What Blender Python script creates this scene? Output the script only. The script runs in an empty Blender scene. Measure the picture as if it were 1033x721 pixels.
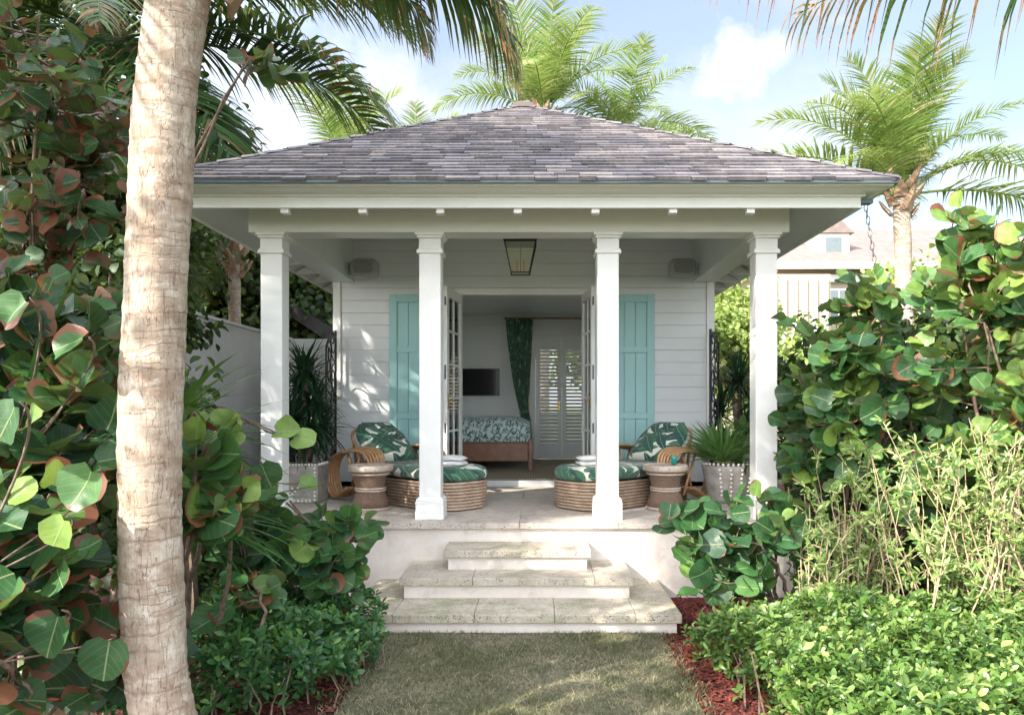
import bpy, bmesh, math, random
import numpy as np
from mathutils import Vector, Matrix
R = math.radians
random.seed(7)
rng = np.random.default_rng(7)
sc = bpy.context.scene
COL = sc.collection

# ------------------------------------------------------------------ camera
EYE = 1.70
cam_d = bpy.data.cameras.new('camera')
cam = bpy.data.objects.new('camera', cam_d)
COL.objects.link(cam)
cam.location = (0, 0, EYE)
cam.rotation_euler = (R(90), 0, 0)
cam_d.sensor_width = 36
cam_d.lens = 750/1033*36
cam_d.shift_x = -23.5/1033
cam_d.shift_y = 47.5/1033
cam_d.clip_start = 0.05
cam_d.clip_end = 2000
sc.camera = cam

# ------------------------------------------------------------------ light
SUN_AZ, SUN_EL = 228, 31      # azimuth clockwise from +Y
sd = Vector((math.sin(R(SUN_AZ))*math.cos(R(SUN_EL)), math.cos(R(SUN_AZ))*math.cos(R(SUN_EL)), math.sin(R(SUN_EL))))
sun_d = bpy.data.lights.new('sun', 'SUN')
sun_d.energy = 3.3
sun_d.angle = R(0.6)
sun_d.color = (1.0, 0.93, 0.82)
sun = bpy.data.objects.new('sun', sun_d)
COL.objects.link(sun)
sun.location = sd*30
sun.rotation_euler = (-sd).to_track_quat('-Z', 'Y').to_euler()
sc.view_settings.view_transform = 'Standard'
sc.view_settings.look = 'None'
sc.view_settings.gamma = 1
sc.view_settings.use_curve_mapping = False
sc.view_settings.exposure = 1.85

w = bpy.data.worlds.new('World'); sc.world = w; w.use_nodes = True
nt = w.node_tree; nt.nodes.clear()
def wn(t, **k):
    n = nt.nodes.new(t)
    for a, b in k.items(): setattr(n, a, b)
    return n
out = wn('ShaderNodeOutputWorld'); bg = wn('ShaderNodeBackground'); bg.inputs[1].default_value = 0.088
sky = wn('ShaderNodeTexSky', sky_type='NISHITA', sun_disc=False)
sky.sun_elevation = R(SUN_EL); sky.sun_rotation = R(SUN_AZ); sky.air_density = 1.0; sky.dust_density = 1.5; sky.ozone_density = 1.0
tc = wn('ShaderNodeTexCoord')
n1 = wn('ShaderNodeTexNoise'); n1.inputs['Scale'].default_value = 2.6; n1.inputs['Detail'].default_value = 9; n1.inputs['Roughness'].default_value = 0.6
mp = wn('ShaderNodeMapping'); mp.inputs['Scale'].default_value = (1, 1, 1.7); mp.inputs['Location'].default_value = (3.1, 0.4, 0.2)
nt.links.new(tc.outputs['Generated'], mp.inputs[0]); nt.links.new(mp.outputs[0], n1.inputs['Vector'])
r1 = wn('ShaderNodeMapRange'); r1.inputs[1].default_value = 0.46; r1.inputs[2].default_value = 0.74; r1.inputs[3].default_value = 0.30; r1.inputs[4].default_value = 1.0
nt.links.new(n1.outputs['Fac'], r1.inputs[0])
prev = r1.outputs[0]
def cloud(px, py, rad, squash, soft):
    """a cumulus in a fixed direction of the sky"""
    global prev
    d = Vector(((px-540)/750, 1, (408-py)/750)).normalized()
    sub = wn('ShaderNodeVectorMath', operation='SUBTRACT'); sub.inputs[1].default_value = d
    nt.links.new(tc.outputs['Generated'], sub.inputs[0])
    ml = wn('ShaderNodeVectorMath', operation='MULTIPLY'); ml.inputs[1].default_value = (1, 1, squash)
    nt.links.new(sub.outputs[0], ml.inputs[0])
    ln = wn('ShaderNodeVectorMath', operation='LENGTH'); nt.links.new(ml.outputs[0], ln.inputs[0])
    nz = wn('ShaderNodeTexNoise'); nz.inputs['Scale'].default_value = 17; nz.inputs['Detail'].default_value = 8; nz.inputs['Roughness'].default_value = 0.62
    nt.links.new(tc.outputs['Generated'], nz.inputs['Vector'])
    ma = wn('ShaderNodeMath', operation='MULTIPLY_ADD'); ma.inputs[1].default_value = -rad*1.6
    nt.links.new(nz.outputs['Fac'], ma.inputs[0]); nt.links.new(ln.outputs['Value'], ma.inputs[2])
    mr = wn('ShaderNodeMapRange'); mr.inputs[1].default_value = rad*0.2; mr.inputs[2].default_value = rad*0.2-rad*soft
    mr.inputs[3].default_value = 0; mr.inputs[4].default_value = 1
    nt.links.new(ma.outputs[0], mr.inputs[0])
    mx = wn('ShaderNodeMath', operation='MAXIMUM'); nt.links.new(prev, mx.inputs[0]); nt.links.new(mr.outputs[0], mx.inputs[1])
    prev = mx.outputs[0]
cloud(740, 68, 0.066, 1.0, 0.6); cloud(775, 54, 0.044, 1.2, 0.7); cloud(718, 88, 0.042, 1.3, 0.7); cloud(850, 20, 0.05, 2.6, 1.6); cloud(665, 150, 0.06, 3.0, 1.8)
cloud(400, 95, 0.16, 1.3, 1.2)
cloud(500, 20, 0.12, 1.6, 1.4)
cloud(1000, 170, 0.10, 1.5, 1.2)
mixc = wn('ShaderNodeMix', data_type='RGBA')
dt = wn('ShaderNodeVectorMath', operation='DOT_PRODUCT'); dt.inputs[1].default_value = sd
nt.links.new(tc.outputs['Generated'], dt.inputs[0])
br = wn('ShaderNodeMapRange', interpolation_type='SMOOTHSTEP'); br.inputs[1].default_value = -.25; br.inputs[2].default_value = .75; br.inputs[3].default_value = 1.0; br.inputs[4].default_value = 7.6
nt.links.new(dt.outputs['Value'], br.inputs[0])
cc = wn('ShaderNodeVectorMath', operation='SCALE'); cc.inputs[0].default_value = (3.6, 3.68, 3.85)   # clouds boosted on the sun's side, behind the view, to light the facade
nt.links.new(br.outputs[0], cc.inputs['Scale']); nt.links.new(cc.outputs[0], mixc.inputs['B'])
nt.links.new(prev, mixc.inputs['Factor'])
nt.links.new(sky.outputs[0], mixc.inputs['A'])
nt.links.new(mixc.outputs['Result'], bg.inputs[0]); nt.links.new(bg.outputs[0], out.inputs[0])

# ------------------------------------------------------------------ materials
class NT:
    def __init__(s, name):
        s.m = bpy.data.materials.new(name); s.m.use_nodes = True
        s.t = s.m.node_tree; s.t.nodes.clear()
        s.out = s.n('ShaderNodeOutputMaterial'); s.b = s.n('ShaderNodeBsdfPrincipled')
        s.l(s.b.outputs[0], s.out.inputs[0])
    def n(s, t, **k):
        nd = s.t.nodes.new(t)
        for a, b in k.items(): setattr(nd, a, b)
        return nd
    def l(s, a, b): s.t.links.new(a, b)
    def setv(s, sock, v):
        if hasattr(v, 'is_output'): s.l(v, sock)
        else: sock.default_value = v
    def coord(s, kind='Object', scale=(1, 1, 1), rot=(0, 0, 0)):
        t = s.n('ShaderNodeTexCoord'); m = s.n('ShaderNodeMapping'); m.inputs['Scale'].default_value = scale; m.inputs['Rotation'].default_value = rot
        s.l(t.outputs[kind], m.inputs[0]); return m.outputs[0]
    def noise(s, scale, detail=4, rough=.55, vec=None, out='Fac'):
        t = s.n('ShaderNodeTexNoise'); t.inputs['Scale'].default_value = scale; t.inputs['Detail'].default_value = detail; t.inputs['Roughness'].default_value = rough
        s.l(vec or s.coord(), t.inputs['Vector']); return t.outputs[out]
    def vor(s, scale, vec=None, out='Distance', feature='F1', rnd=1.0):
        t = s.n('ShaderNodeTexVoronoi', feature=feature); t.inputs['Scale'].default_value = scale; t.inputs['Randomness'].default_value = rnd
        s.l(vec or s.coord(), t.inputs['Vector']); return t.outputs[out]
    def rng(s, v, a, b, c=0., d=1.):
        t = s.n('ShaderNodeMapRange'); s.l(v, t.inputs[0])
        for i, x in enumerate((a, b, c, d)): t.inputs[i+1].default_value = x
        return t.outputs[0]
    def math(s, op, a, b=None, c=None):
        t = s.n('ShaderNodeMath', operation=op); s.setv(t.inputs[0], a)
        if b is not None: s.setv(t.inputs[1], b)
        if c is not None: s.setv(t.inputs[2], c)
        return t.outputs[0]
    def mix(s, f, a, b, mode='MIX'):
        t = s.n('ShaderNodeMix', data_type='RGBA', blend_type=mode)
        s.setv(t.inputs['Factor'], f)
        for k, v in (('A', a), ('B', b)):
            if not hasattr(v, 'is_output') and len(v) == 3: v = (*v, 1)
            s.setv(t.inputs[k], v)
        return t.outputs['Result']
    def base(s, c, rough=.5, spec=None):
        if not hasattr(c, 'is_output') and len(c) == 3: c = (*c, 1)
        s.setv(s.b.inputs['Base Color'], c); s.setv(s.b.inputs['Roughness'], rough)
        if spec is not None: s.b.inputs['Specular IOR Level'].default_value = spec
        return s
    def bump(s, h, strength=.3, dist=.01):
        b = s.n('ShaderNodeBump'); b.inputs['Strength'].default_value = strength; b.inputs['Distance'].default_value = dist
        s.l(h, b.inputs['Height']); s.l(b.outputs[0], s.b.inputs['Normal']); return s
    def attr(s, name='tint'):
        a = s.n('ShaderNodeAttribute'); a.attribute_name = name
        sp = s.n('ShaderNodeSeparateColor'); s.l(a.outputs['Color'], sp.inputs[0]); return sp.outputs
    def translucent(s, col, fac):
        t = s.n('ShaderNodeBsdfTranslucent'); s.setv(t.inputs[0], col if hasattr(col, 'is_output') else (*col, 1))
        m = s.n('ShaderNodeMixShader'); m.inputs[0].default_value = fac
        s.l(s.b.outputs[0], m.inputs[1]); s.l(t.outputs[0], m.inputs[2]); s.l(m.outputs[0], s.out.inputs[0]); return s

def plain(name, c, rough=.5, var=.12, scale=6, bump=0., metal=0.):
    k = NT(name)
    f = k.rng(k.noise(scale, 6), .3, .7)
    k.base(k.mix(f, tuple(x*(1-var) for x in c), tuple(min(1, x*(1+var*.5)) for x in c)), rough)
    k.b.inputs['Metallic'].default_value = metal
    if bump: k.bump(k.noise(scale*14, 3), bump, .004)
    return k.m

def paint(name, c, rough=.42, weather=.35):
    k = NT(name)
    f = k.rng(k.noise(1.6, 7, .65), .5, .8, 0, weather)
    g = k.rng(k.noise(9, 7, .75, k.coord('Object', (3, 3, .6))), .58, .8, 0, weather*.9)
    c2 = tuple(x*y for x, y in zip(c, (.78, .76, .70)))
    col = k.mix(k.math('MAXIMUM', f, g), c, c2)
    k.base(col, rough); k.bump(k.noise(60, 3), .12, .002); return k.m

M = {}
M['white'] = paint('white_paint', (.80, .80, .78), .42, .5)
M['trim'] = paint('shade_tinted_trim', (.74, .755, .71))  # white paint greyed and greened to carry shade and leaf bounce
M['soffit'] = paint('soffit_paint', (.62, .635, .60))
M['siding'] = paint('siding_paint', (.77, .795, .81))
M['room'] = paint('room_paint', (.78, .79, .80))
M['aqua'] = paint('aqua_paint', (.36, .63, .63), .4, .25)
M['stucco'] = None
k = NT('stucco'); f = k.rng(k.noise(1.8, 8, .68), .42, .72); g = k.rng(k.noise(4, 8, .75), .53, .72, 0, .65)
k.base(k.mix(g, k.mix(f, (.74, .68, .62), (.60, .52, .46)), (.42, .33, .27)), .85); k.bump(k.noise(90, 4), .35, .004); M['stucco'] = k.m
def coral(name, moss, c1=(.50, .44, .36), c2=(.36, .30, .25)):
    k = NT(name)
    f = k.rng(k.noise(11, 9, .78), .38, .62)
    pits = k.rng(k.vor(62), .16, .34, 1, 0)
    pm = k.math('MULTIPLY', pits, k.rng(k.noise(8, 4, .7), .44, .56))
    base = k.mix(f, c1, c2)
    base = k.mix(k.rng(k.noise(2.2, 4), .40, .66, 0, .6), base, (.62, .56, .48))
    if moss:
        mo = k.math('MULTIPLY', k.rng(k.noise(3.2, 8, .72), .47, .62), moss)
        base = k.mix(mo, base, (.20, .22, .10))
        sp = k.math('MULTIPLY', k.rng(k.noise(24, 5, .7), .60, .68), moss)
        base = k.mix(sp, base, (.05, .055, .035))
    base = k.mix(k.rng(k.noise(40, 5, .8), .56, .66, 0, .5), base, (.22, .17, .12))
    base = k.mix(pm, base, (.07, .055, .04))
    k.base(base, .8)
    k.bump(k.math('SUBTRACT', k.noise(60, 5), k.math('MULTIPLY', pm, 1.5)), .7, .006); return k.m
M['coral'] = coral('coral_stone_floor', 0.0, (.56, .49, .43), (.38, .32, .28))
M['coral_step'] = coral('coral_stone_tread', .35)
M['coral_moss'] = coral('mossy_coral_stone_tread', .62, (.52, .45, .36), (.36, .31, .24))
k = NT('shingle'); a = k.attr()
c = k.mix(a[0], (.070, .064, .076), (.215, .198, .215)); c = k.mix(k.rng(a[1], .88, 1, 0, .7), c, (.38, .32, .29))
c = k.mix(k.rng(a[2], .975, .985), c, (.025, .025, .03))
c = k.mix(k.rng(k.noise(2.2, 6, .7, k.coord('Object', (1.6, .5, .5))), .42, .68, 0, .55), c, (.30, .26, .25))
c = k.mix(k.rng(k.noise(30, 5, .7, k.coord('Object', (1, 1, 1))), .38, .68, 0, .65), c, (.07, .065, .07))
k.base(c, .72); k.bump(k.noise(80, 4), .4, .004); M['shingle'] = k.m
M['flashing'] = plain('flashing_metal', (.13, .19, .22), .45, metal=.4)
k = NT('glass_pane'); tr = k.n('ShaderNodeBsdfTransparent'); gl = k.n('ShaderNodeBsdfGlossy'); gl.inputs['Roughness'].default_value = .02
fr = k.n('ShaderNodeFresnel'); fr.inputs[0].default_value = 1.5; mx = k.n('ShaderNodeMixShader')
tr.inputs[0].default_value = (.90, .94, .93, 1)
k.l(fr.outputs[0], mx.inputs[0]); k.l(tr.outputs[0], mx.inputs[1]); k.l(gl.outputs[0], mx.inputs[2]); k.l(mx.outputs[0], k.out.inputs[0]); M['glass'] = k.m
k = NT('seeded_lantern_glass'); tr = k.n('ShaderNodeBsdfTransparent'); tr.inputs[0].default_value = (.84, .83, .72, 1); gl = k.n('ShaderNodeBsdfGlossy'); gl.inputs['Roughness'].default_value = .15
mx = k.n('ShaderNodeMixShader'); mx.inputs[0].default_value = .12
k.l(tr.outputs[0], mx.inputs[1]); k.l(gl.outputs[0], mx.inputs[2]); k.l(mx.outputs[0], k.out.inputs[0]); M['lantern_glass'] = k.m
M['iron'] = plain('black_iron', (.018, .018, .020), .45, .3, 30, .2, .3)
M['brass'] = plain('brass', (.55, .38, .13), .3, metal=1.)
M['black'] = plain('black_plastic', (.015, .015, .018), .25)
M['speaker'] = plain('speaker_grey', (.42, .43, .42), .6, .1, 20, .3)
def cane(name, c1, c2, rough=.35):
    k = NT(name); f = k.rng(k.noise(9, 5, .7), .35, .7)
    g = k.rng(k.noise(60, 3), .55, .7, 0, .6)
    k.base(k.mix(g, k.mix(f, c1, c2), (.07, .035, .02)), rough); k.bump(k.noise(70, 3), .2, .003); return k.m
M['cane'] = cane('honey_cane', (.40, .20, .085), (.56, .34, .18))
M['pale_cane'] = cane('pale_weathered_cane', (.52, .39, .29), (.33, .22, .15), .5)
k = NT('woven_bark'); u = k.coord('UV', (1, 1, 1)); wv = k.n('ShaderNodeTexWave', wave_type='BANDS', bands_direction='DIAGONAL'); wv.inputs['Scale'].default_value = 11; wv.inputs['Distortion'].default_value = 3.5; wv.inputs['Detail'].default_value = 3
k.l(u, wv.inputs['Vector']); c = k.mix(k.rng(wv.outputs['Fac'], .25, .8), (.11, .062, .042), (.36, .235, .165)); c = k.mix(k.rng(k.noise(50, 3), .55, .7, 0, .6), c, (.36, .27, .22))
k.base(c, .7); k.bump(wv.outputs['Fac'], .6, .01); M['woven'] = k.m
M['rim'] = cane('pale_woven_rim', (.60, .50, .42), (.42, .33, .26), .6)
M['mahogany'] = cane('mahogany_wood', (.21, .09, .048), (.32, .15, .085))
def leaf_print(name, scale, stretch, ground, g1, g2, thr, vein=True, pale=(.45, .62, .50)):
    """printed leaves: rotated long cells with a midrib"""
    k = NT(name)
    u = k.coord('UV', (1, 1, 1))
    nz = k.n('ShaderNodeTexNoise'); nz.inputs['Scale'].default_value = scale*.5; nz.inputs['Detail'].default_value = 1; k.l(u, nz.inputs['Vector'])
    va = k.n('ShaderNodeVectorMath', operation='MULTIPLY_ADD'); va.inputs[1].default_value = (.6/scale, .6/scale, 0); k.l(nz.outputs['Color'], va.inputs[0]); k.l(u, va.inputs[2])
    def layer(rot, off, sx):
        mp0 = k.n('ShaderNodeMapping'); mp0.inputs['Rotation'].default_value = (0, 0, R(rot)); k.l(va.outputs[0], mp0.inputs[0])
        mpn = k.n('ShaderNodeMapping'); mpn.inputs['Scale'].default_value = (scale*sx, scale*sx*stretch, 1); mpn.inputs['Location'].default_value = (off, off*.7, 0)
        k.l(mp0.outputs[0], mpn.inputs[0])
        v = k.n('ShaderNodeTexVoronoi', voronoi_dimensions='2D'); v.inputs['Scale'].default_value = 1; v.inputs['Randomness'].default_value = .7; k.l(mpn.outputs[0], v.inputs['Vector'])
        df = k.n('ShaderNodeVectorMath', operation='SUBTRACT'); k.l(mpn.outputs[0], df.inputs[0]); k.l(v.outputs['Position'], df.inputs[1])
        sp = k.n('ShaderNodeSeparateXYZ'); k.l(df.outputs[0], sp.inputs[0])
        sc_ = k.n('ShaderNodeSeparateColor'); k.l(v.outputs['Color'], sc_.inputs[0])
        ay = k.math('ABSOLUTE', sp.outputs['Y'])
        shp = k.math('ADD', k.math('MULTIPLY', ay, 1/thr), k.math('POWER', k.math('MULTIPLY', k.math('ABSOLUTE', sp.outputs['X']), .55/thr), 2.))
        mask = k.rng(shp, 1.03, .97)
        rib = k.rng(ay, .012, .035, 1, 0)
        fr = k.math('FRACT', k.math('MULTIPLY', k.math('SUBTRACT', sp.outputs['X'], k.math('MULTIPLY', ay, .8)), 5))
        st = k.rng(k.math('ABSOLUTE', k.math('SUBTRACT', fr, .5)), .2, .45, 0, .5)
        colr = k.mix(sc_.outputs[0], g1, g2)
        if vein: colr = k.mix(k.math('MAXIMUM', k.math('MULTIPLY', rib, .8), k.math('MULTIPLY', st, .3)), colr, pale)
        return mask, colr
    m1, c1 = layer(35, 0, 1); m2, c2 = layer(-50, 3.3, .85); m3, c3 = layer(100, 7.1, 1.1)
    c = k.mix(m3, ground, c3); c = k.mix(m2, c, c2); c = k.mix(m1, c, c1)
    k.base(c, .85); k.bump(k.noise(160, 2), .2, .002); k.b.inputs['Sheen Weight'].default_value = .2
    return k.m
M['palm_print'] = leaf_print('palm_leaf_print_fabric', 3.3, 1.9, (.72, .71, .62), (.004, .042, .050), (.045, .145, .085), .34, pale=(.20, .36, .2))
M['quilt'] = leaf_print('vine_print_quilt', 8, 1.9, (.74, .79, .80), (.02, .13, .11), (.25, .50, .42), .20, False)
M['curtain'] = leaf_print('leafy_curtain_fabric', 6, 1.8, (.42, .48, .40), (.008, .06, .045), (.05, .17, .10), .36)
k = NT('towel'); k.base(k.mix(k.rng(k.noise(14, 4), .4, .7), (.82, .82, .82), (.72, .72, .73)), .95); k.bump(k.noise(220, 3), .8, .006); M['towel'] = k.m
k = NT('woven_rug'); u = k.coord('Object', (1, 1, 1)); wv = k.n('ShaderNodeTexWave', bands_direction='X'); wv.inputs['Scale'].default_value = 14; wv.inputs['Distortion'].default_value = 2; k.l(u, wv.inputs['Vector'])
k.base(k.mix(k.rng(wv.outputs['Fac'], .2, .8), (.30, .23, .15), (.54, .44, .32)), .95); k.bump(wv.outputs['Fac'], .5, .008); M['rug'] = k.m
k = NT('planter_cement'); k.base(k.mix(k.rng(k.noise(7, 8, .7), .38, .68), (.46, .43, .39), (.24, .22, .19)), .9); k.bump(k.noise(60, 5), .5, .006); M['cement'] = k.m
M['shell'] = plain('white_shell', (.82, .80, .75), .4)
k = NT('garden_wall_render'); k.base(k.mix(k.rng(k.noise(1.2, 7, .65), .4, .75), (.80, .79, .81), (.64, .63, .66)), .85); k.bump(k.noise(60, 4), .2, .003); M['render'] = k.m
M['cream_wall'] = plain('cream_wall', (.36, .29, .22), .8, .08, .5)
M['far_roof'] = plain('far_roof_shingle', (.20, .155, .14), .8, .25, 3, .4)
M['far_glass'] = plain('far_window_glass', (.12, .15, .16), .1)
M['dark_roof'] = plain('dark_shed_roof', (.05, .045, .045), .8, .3, 9, .3)

# ground materials
k = NT('lawn_soil'); f = k.rng(k.noise(3.5, 8, .7), .35, .7)
k.base(k.mix(k.rng(k.noise(30, 5, .7), .4, .7), k.mix(f, (.065, .08, .035), (.27, .24, .16)), (.06, .05, .03)), .95); k.bump(k.noise(60, 5), .9, .02); M['lawn'] = k.m
k = NT('red_mulch'); k.base(k.mix(k.rng(k.noise(45, 6, .75), .35, .7), (.10, .020, .014), (.03, .010, .008)), .95); k.bump(k.noise(70, 4), 1, .02); M['mulch'] = k.m
k = NT('mulch_chip'); a = k.attr(); k.base(k.mix(a[0], (.06, .013, .010), (.20, .038, .024)), .9); M['chip'] = k.m
k = NT('grass_blade'); a = k.attr(); c = k.mix(a[0], (.06, .085, .028), (.14, .15, .06)); c = k.mix(k.rng(a[1], .42, .8), c, (.36, .31, .20)); k.base(c, .7); k.translucent(c, .3); M['blade'] = k.m
k = NT('distant_ground'); k.base(k.mix(k.rng(k.noise(.5, 6), .4, .7), (.06, .085, .03), (.13, .13, .06)), .95); M['ground'] = k.m

# foliage materials: attribute tint = (lightness, age, random)
k = NT('sea_grape_leaf'); a = k.attr(); ge = k.n('ShaderNodeNewGeometry')
uvn = k.n('ShaderNodeUVMap'); sp = k.n('ShaderNodeSeparateXYZ'); k.l(uvn.outputs[0], sp.inputs[0])
ax = k.math('ABSOLUTE', sp.outputs['X'])
mid = k.rng(ax, .018, .045, 1, 0)
fr = k.math('FRACT', k.math('MULTIPLY', k.math('SUBTRACT', sp.outputs['Y'], k.math('MULTIPLY', k.math('POWER', ax, 1.3), .9)), 2.6))
sv = k.rng(k.math('ABSOLUTE', k.math('SUBTRACT', fr, .5)), .462, .492, 0, .55)
vein = k.math('MAXIMUM', mid, sv)
rad = k.math('SQRT', k.math('ADD', k.math('POWER', sp.outputs['X'], 2.), k.math('POWER', k.math('SUBTRACT', sp.outputs['Y'], .95), 2.)))
nv = k.n('ShaderNodeTexNoise'); nv.inputs['Scale'].default_value = 13; nv.inputs['Detail'].default_value = 5
k.l(k.coord('Object'), nv.inputs['Vector'])
ph = k.math('MULTIPLY', a[2], 6.28)
side_ = k.math('ADD', k.math('MULTIPLY', sp.outputs['X'], k.math('COSINE', ph)), k.math('MULTIPLY', k.math('SUBTRACT', sp.outputs['Y'], .95), k.math('SINE', ph)))
edge = k.math('ADD', k.math('MULTIPLY_ADD', side_, .45, rad), k.math('MULTIPLY', k.math('SUBTRACT', nv.outputs['Fac'], .5), 1.3))
am = k.math('ADD', edge, k.math('MULTIPLY_ADD', a[1], 1.25, -1.55))
age = k.rng(am, -.03, .03)
green = k.mix(k.rng(a[0], 0, .6), (.018, .062, .030), (.055, .16, .040))
green = k.mix(k.rng(a[0], .6, 1), green, (.24, .36, .07))
green = k.mix(k.rng(nv.outputs['Fac'], .35, .7, 0, .35), green, (.015, .05, .03))
red = k.mix(k.math('FRACT', k.math('MULTIPLY', a[2], 7.3)), (.24, .11, .055), (.13, .045, .028))
col = k.mix(k.math('MULTIPLY', vein, .6), green, (.34, .40, .19))
spt = k.math('MULTIPLY', k.rng(k.noise(75, 3, .6), .66, .70), k.rng(k.noise(9, 2), .45, .6))
col = k.mix(k.math('MULTIPLY', spt, .8), col, (.12, .07, .03))
col = k.mix(age, col, red)
col = k.mix(k.math('MULTIPLY', ge.outputs['Backfacing'], .35), col, (.20, .24, .12))
k.base(col, k.rng(k.noise(20, 3), .3, .7, .32, .58), .4); k.bump(k.math('ADD', vein, k.math('MULTIPLY', k.noise(30, 3), .8)), .4, .004)
k.translucent(k.mix(.5, col, k.mix(age, (.26, .38, .05), (.35, .10, .03))), .26); M['seagrape'] = k.m

def foliage(name, lo, hi, tip=None, rough=.45, tr=.3, trc=(.25, .35, .05)):
    k = NT(name); a = k.attr(); c = k.mix(a[0], lo, hi)
    if tip: c = k.mix(k.rng(a[1], .55, 1.), c, tip)
    k.base(c, rough, .4); k.translucent(k.mix(.5, c, trc), tr); return k.m
M['hedge_leaf'] = foliage('hedge_leaf', (.030, .085, .022), (.105, .205, .038), (.28, .37, .11), .32)
M['dark_ground_leaf'] = foliage('dark_groundcover_leaf', (.012, .055, .022), (.05, .16, .045), (.18, .34, .08), .35)
M['wispy_leaf'] = foliage('wispy_leaf', (.09, .19, .045), (.30, .42, .11), (.46, .54, .24), .55)
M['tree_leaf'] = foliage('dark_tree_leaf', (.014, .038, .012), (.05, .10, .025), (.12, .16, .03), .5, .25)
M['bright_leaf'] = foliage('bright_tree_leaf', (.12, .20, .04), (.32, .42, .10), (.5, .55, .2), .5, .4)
M['frond_dark'] = foliage('coconut_frond_dark', (.022, .060, .022), (.075, .15, .045), (.34, .16, .08), .38, .25)
M['frond_light'] = foliage('coconut_frond_light', (.085, .17, .035), (.27, .37, .09), (.50, .42, .24), .42, .36, (.42, .50, .12))
M['frond_dead'] = foliage('dry_frond', (.20, .11, .05), (.36, .22, .12), None, .7, .2, (.4, .25, .1))
M['strap'] = foliage('strap_leaf', (.020, .075, .022), (.07, .19, .05), (.22, .26, .06), .35, .25)
M['yucca'] = foliage('yucca_leaf', (.008, .035, .018), (.03, .085, .035), (.07, .14, .05), .4, .15, (.1, .2, .05))
M['palmetto'] = foliage('palmetto_leaf', (.05, .14, .04), (.17, .33, .09), (.34, .42, .15), .38, .3)
k = NT('twig_bark'); k.base(k.mix(k.rng(k.noise(30, 5), .4, .7), (.20, .145, .105), (.085, .058, .042)), .85); k.bump(k.noise(90, 3), .5, .004); M['twig'] = k.m
k = NT('pale_twig'); k.base(k.mix(k.rng(k.noise(30, 5), .4, .7), (.50, .38, .26), (.30, .20, .12)), .8); M['pale_twig'] = k.m
M['rachis'] = plain('green_stalk', (.30, .34, .10), .45, .3, 3)
M['coconut'] = plain('green_coconut', (.17, .20, .05), .45, .35, 9)
M['husk'] = cane('palm_husk', (.42, .30, .19), (.22, .13, .08), .9)
k = NT('palm_bark')
sepn = k.n('ShaderNodeSeparateXYZ'); k.l(k.coord('Object'), sepn.inputs[0])
wob = k.noise(2.2, 4, .6, k.coord('Object', (1.2, 1.2, 2)))
zz = k.math('MULTIPLY_ADD', wob, .16, sepn.outputs['Z'])
ring = k.math('FRACT', k.math('MULTIPLY', zz, 13.))
ring2 = k.math('FRACT', k.math('MULTIPLY_ADD', k.noise(1.3, 3), 1.2, k.math('MULTIPLY', zz, 31.)))
rm2 = k.math('MULTIPLY', k.rng(k.math('ABSOLUTE', k.math('SUBTRACT', ring2, .5)), .40, .5), k.rng(k.noise(5, 3), .5, .62))
ringm = k.rng(k.math('ABSOLUTE', k.math('SUBTRACT', ring, .5)), .36, .5)
ringm = k.math('MULTIPLY', ringm, k.rng(k.noise(4, 4, .7), .42, .62, .08, .85))
ringm = k.math('MAXIMUM', ringm, k.math('MULTIPLY', rm2, .55))
crk = k.rng(k.noise(7, 6, .8, k.coord('Object', (9, 9, 1.0))), .44, .52, 1, 0)
crk2 = k.rng(k.math('ABSOLUTE', k.math('SUBTRACT', k.noise(6, 2, .5, k.coord('Object', (7, 7, .9))), .5)), .003, .014, 1, 0)
bc = k.mix(k.rng(k.noise(3.2, 7, .7, k.coord('Object', (1.5, 1.5, 2.5))), .36, .64), (.52, .44, .35), (.31, .22, .155))
bc = k.mix(k.rng(k.noise(12, 6, .7), .50, .66, 0, .8), bc, (.66, .60, .51))
bc = k.mix(k.math('MULTIPLY', crk, .30), bc, (.25, .17, .11))
bc = k.mix(k.math('MULTIPLY', crk2, .5), bc, (.12, .075, .05))
bc = k.mix(k.math('MULTIPLY', ringm, .65), bc, (.17, .105, .07))
k.base(bc, .88)
hh = k.math('SUBTRACT', k.math('MULTIPLY', k.noise(26, 6, .7), .8), k.math('ADD', k.math('MULTIPLY', crk2, .6), k.math('MULTIPLY', ringm, .7)))
k.bump(hh, .6, .012); M['palm_bark'] = k.m

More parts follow.
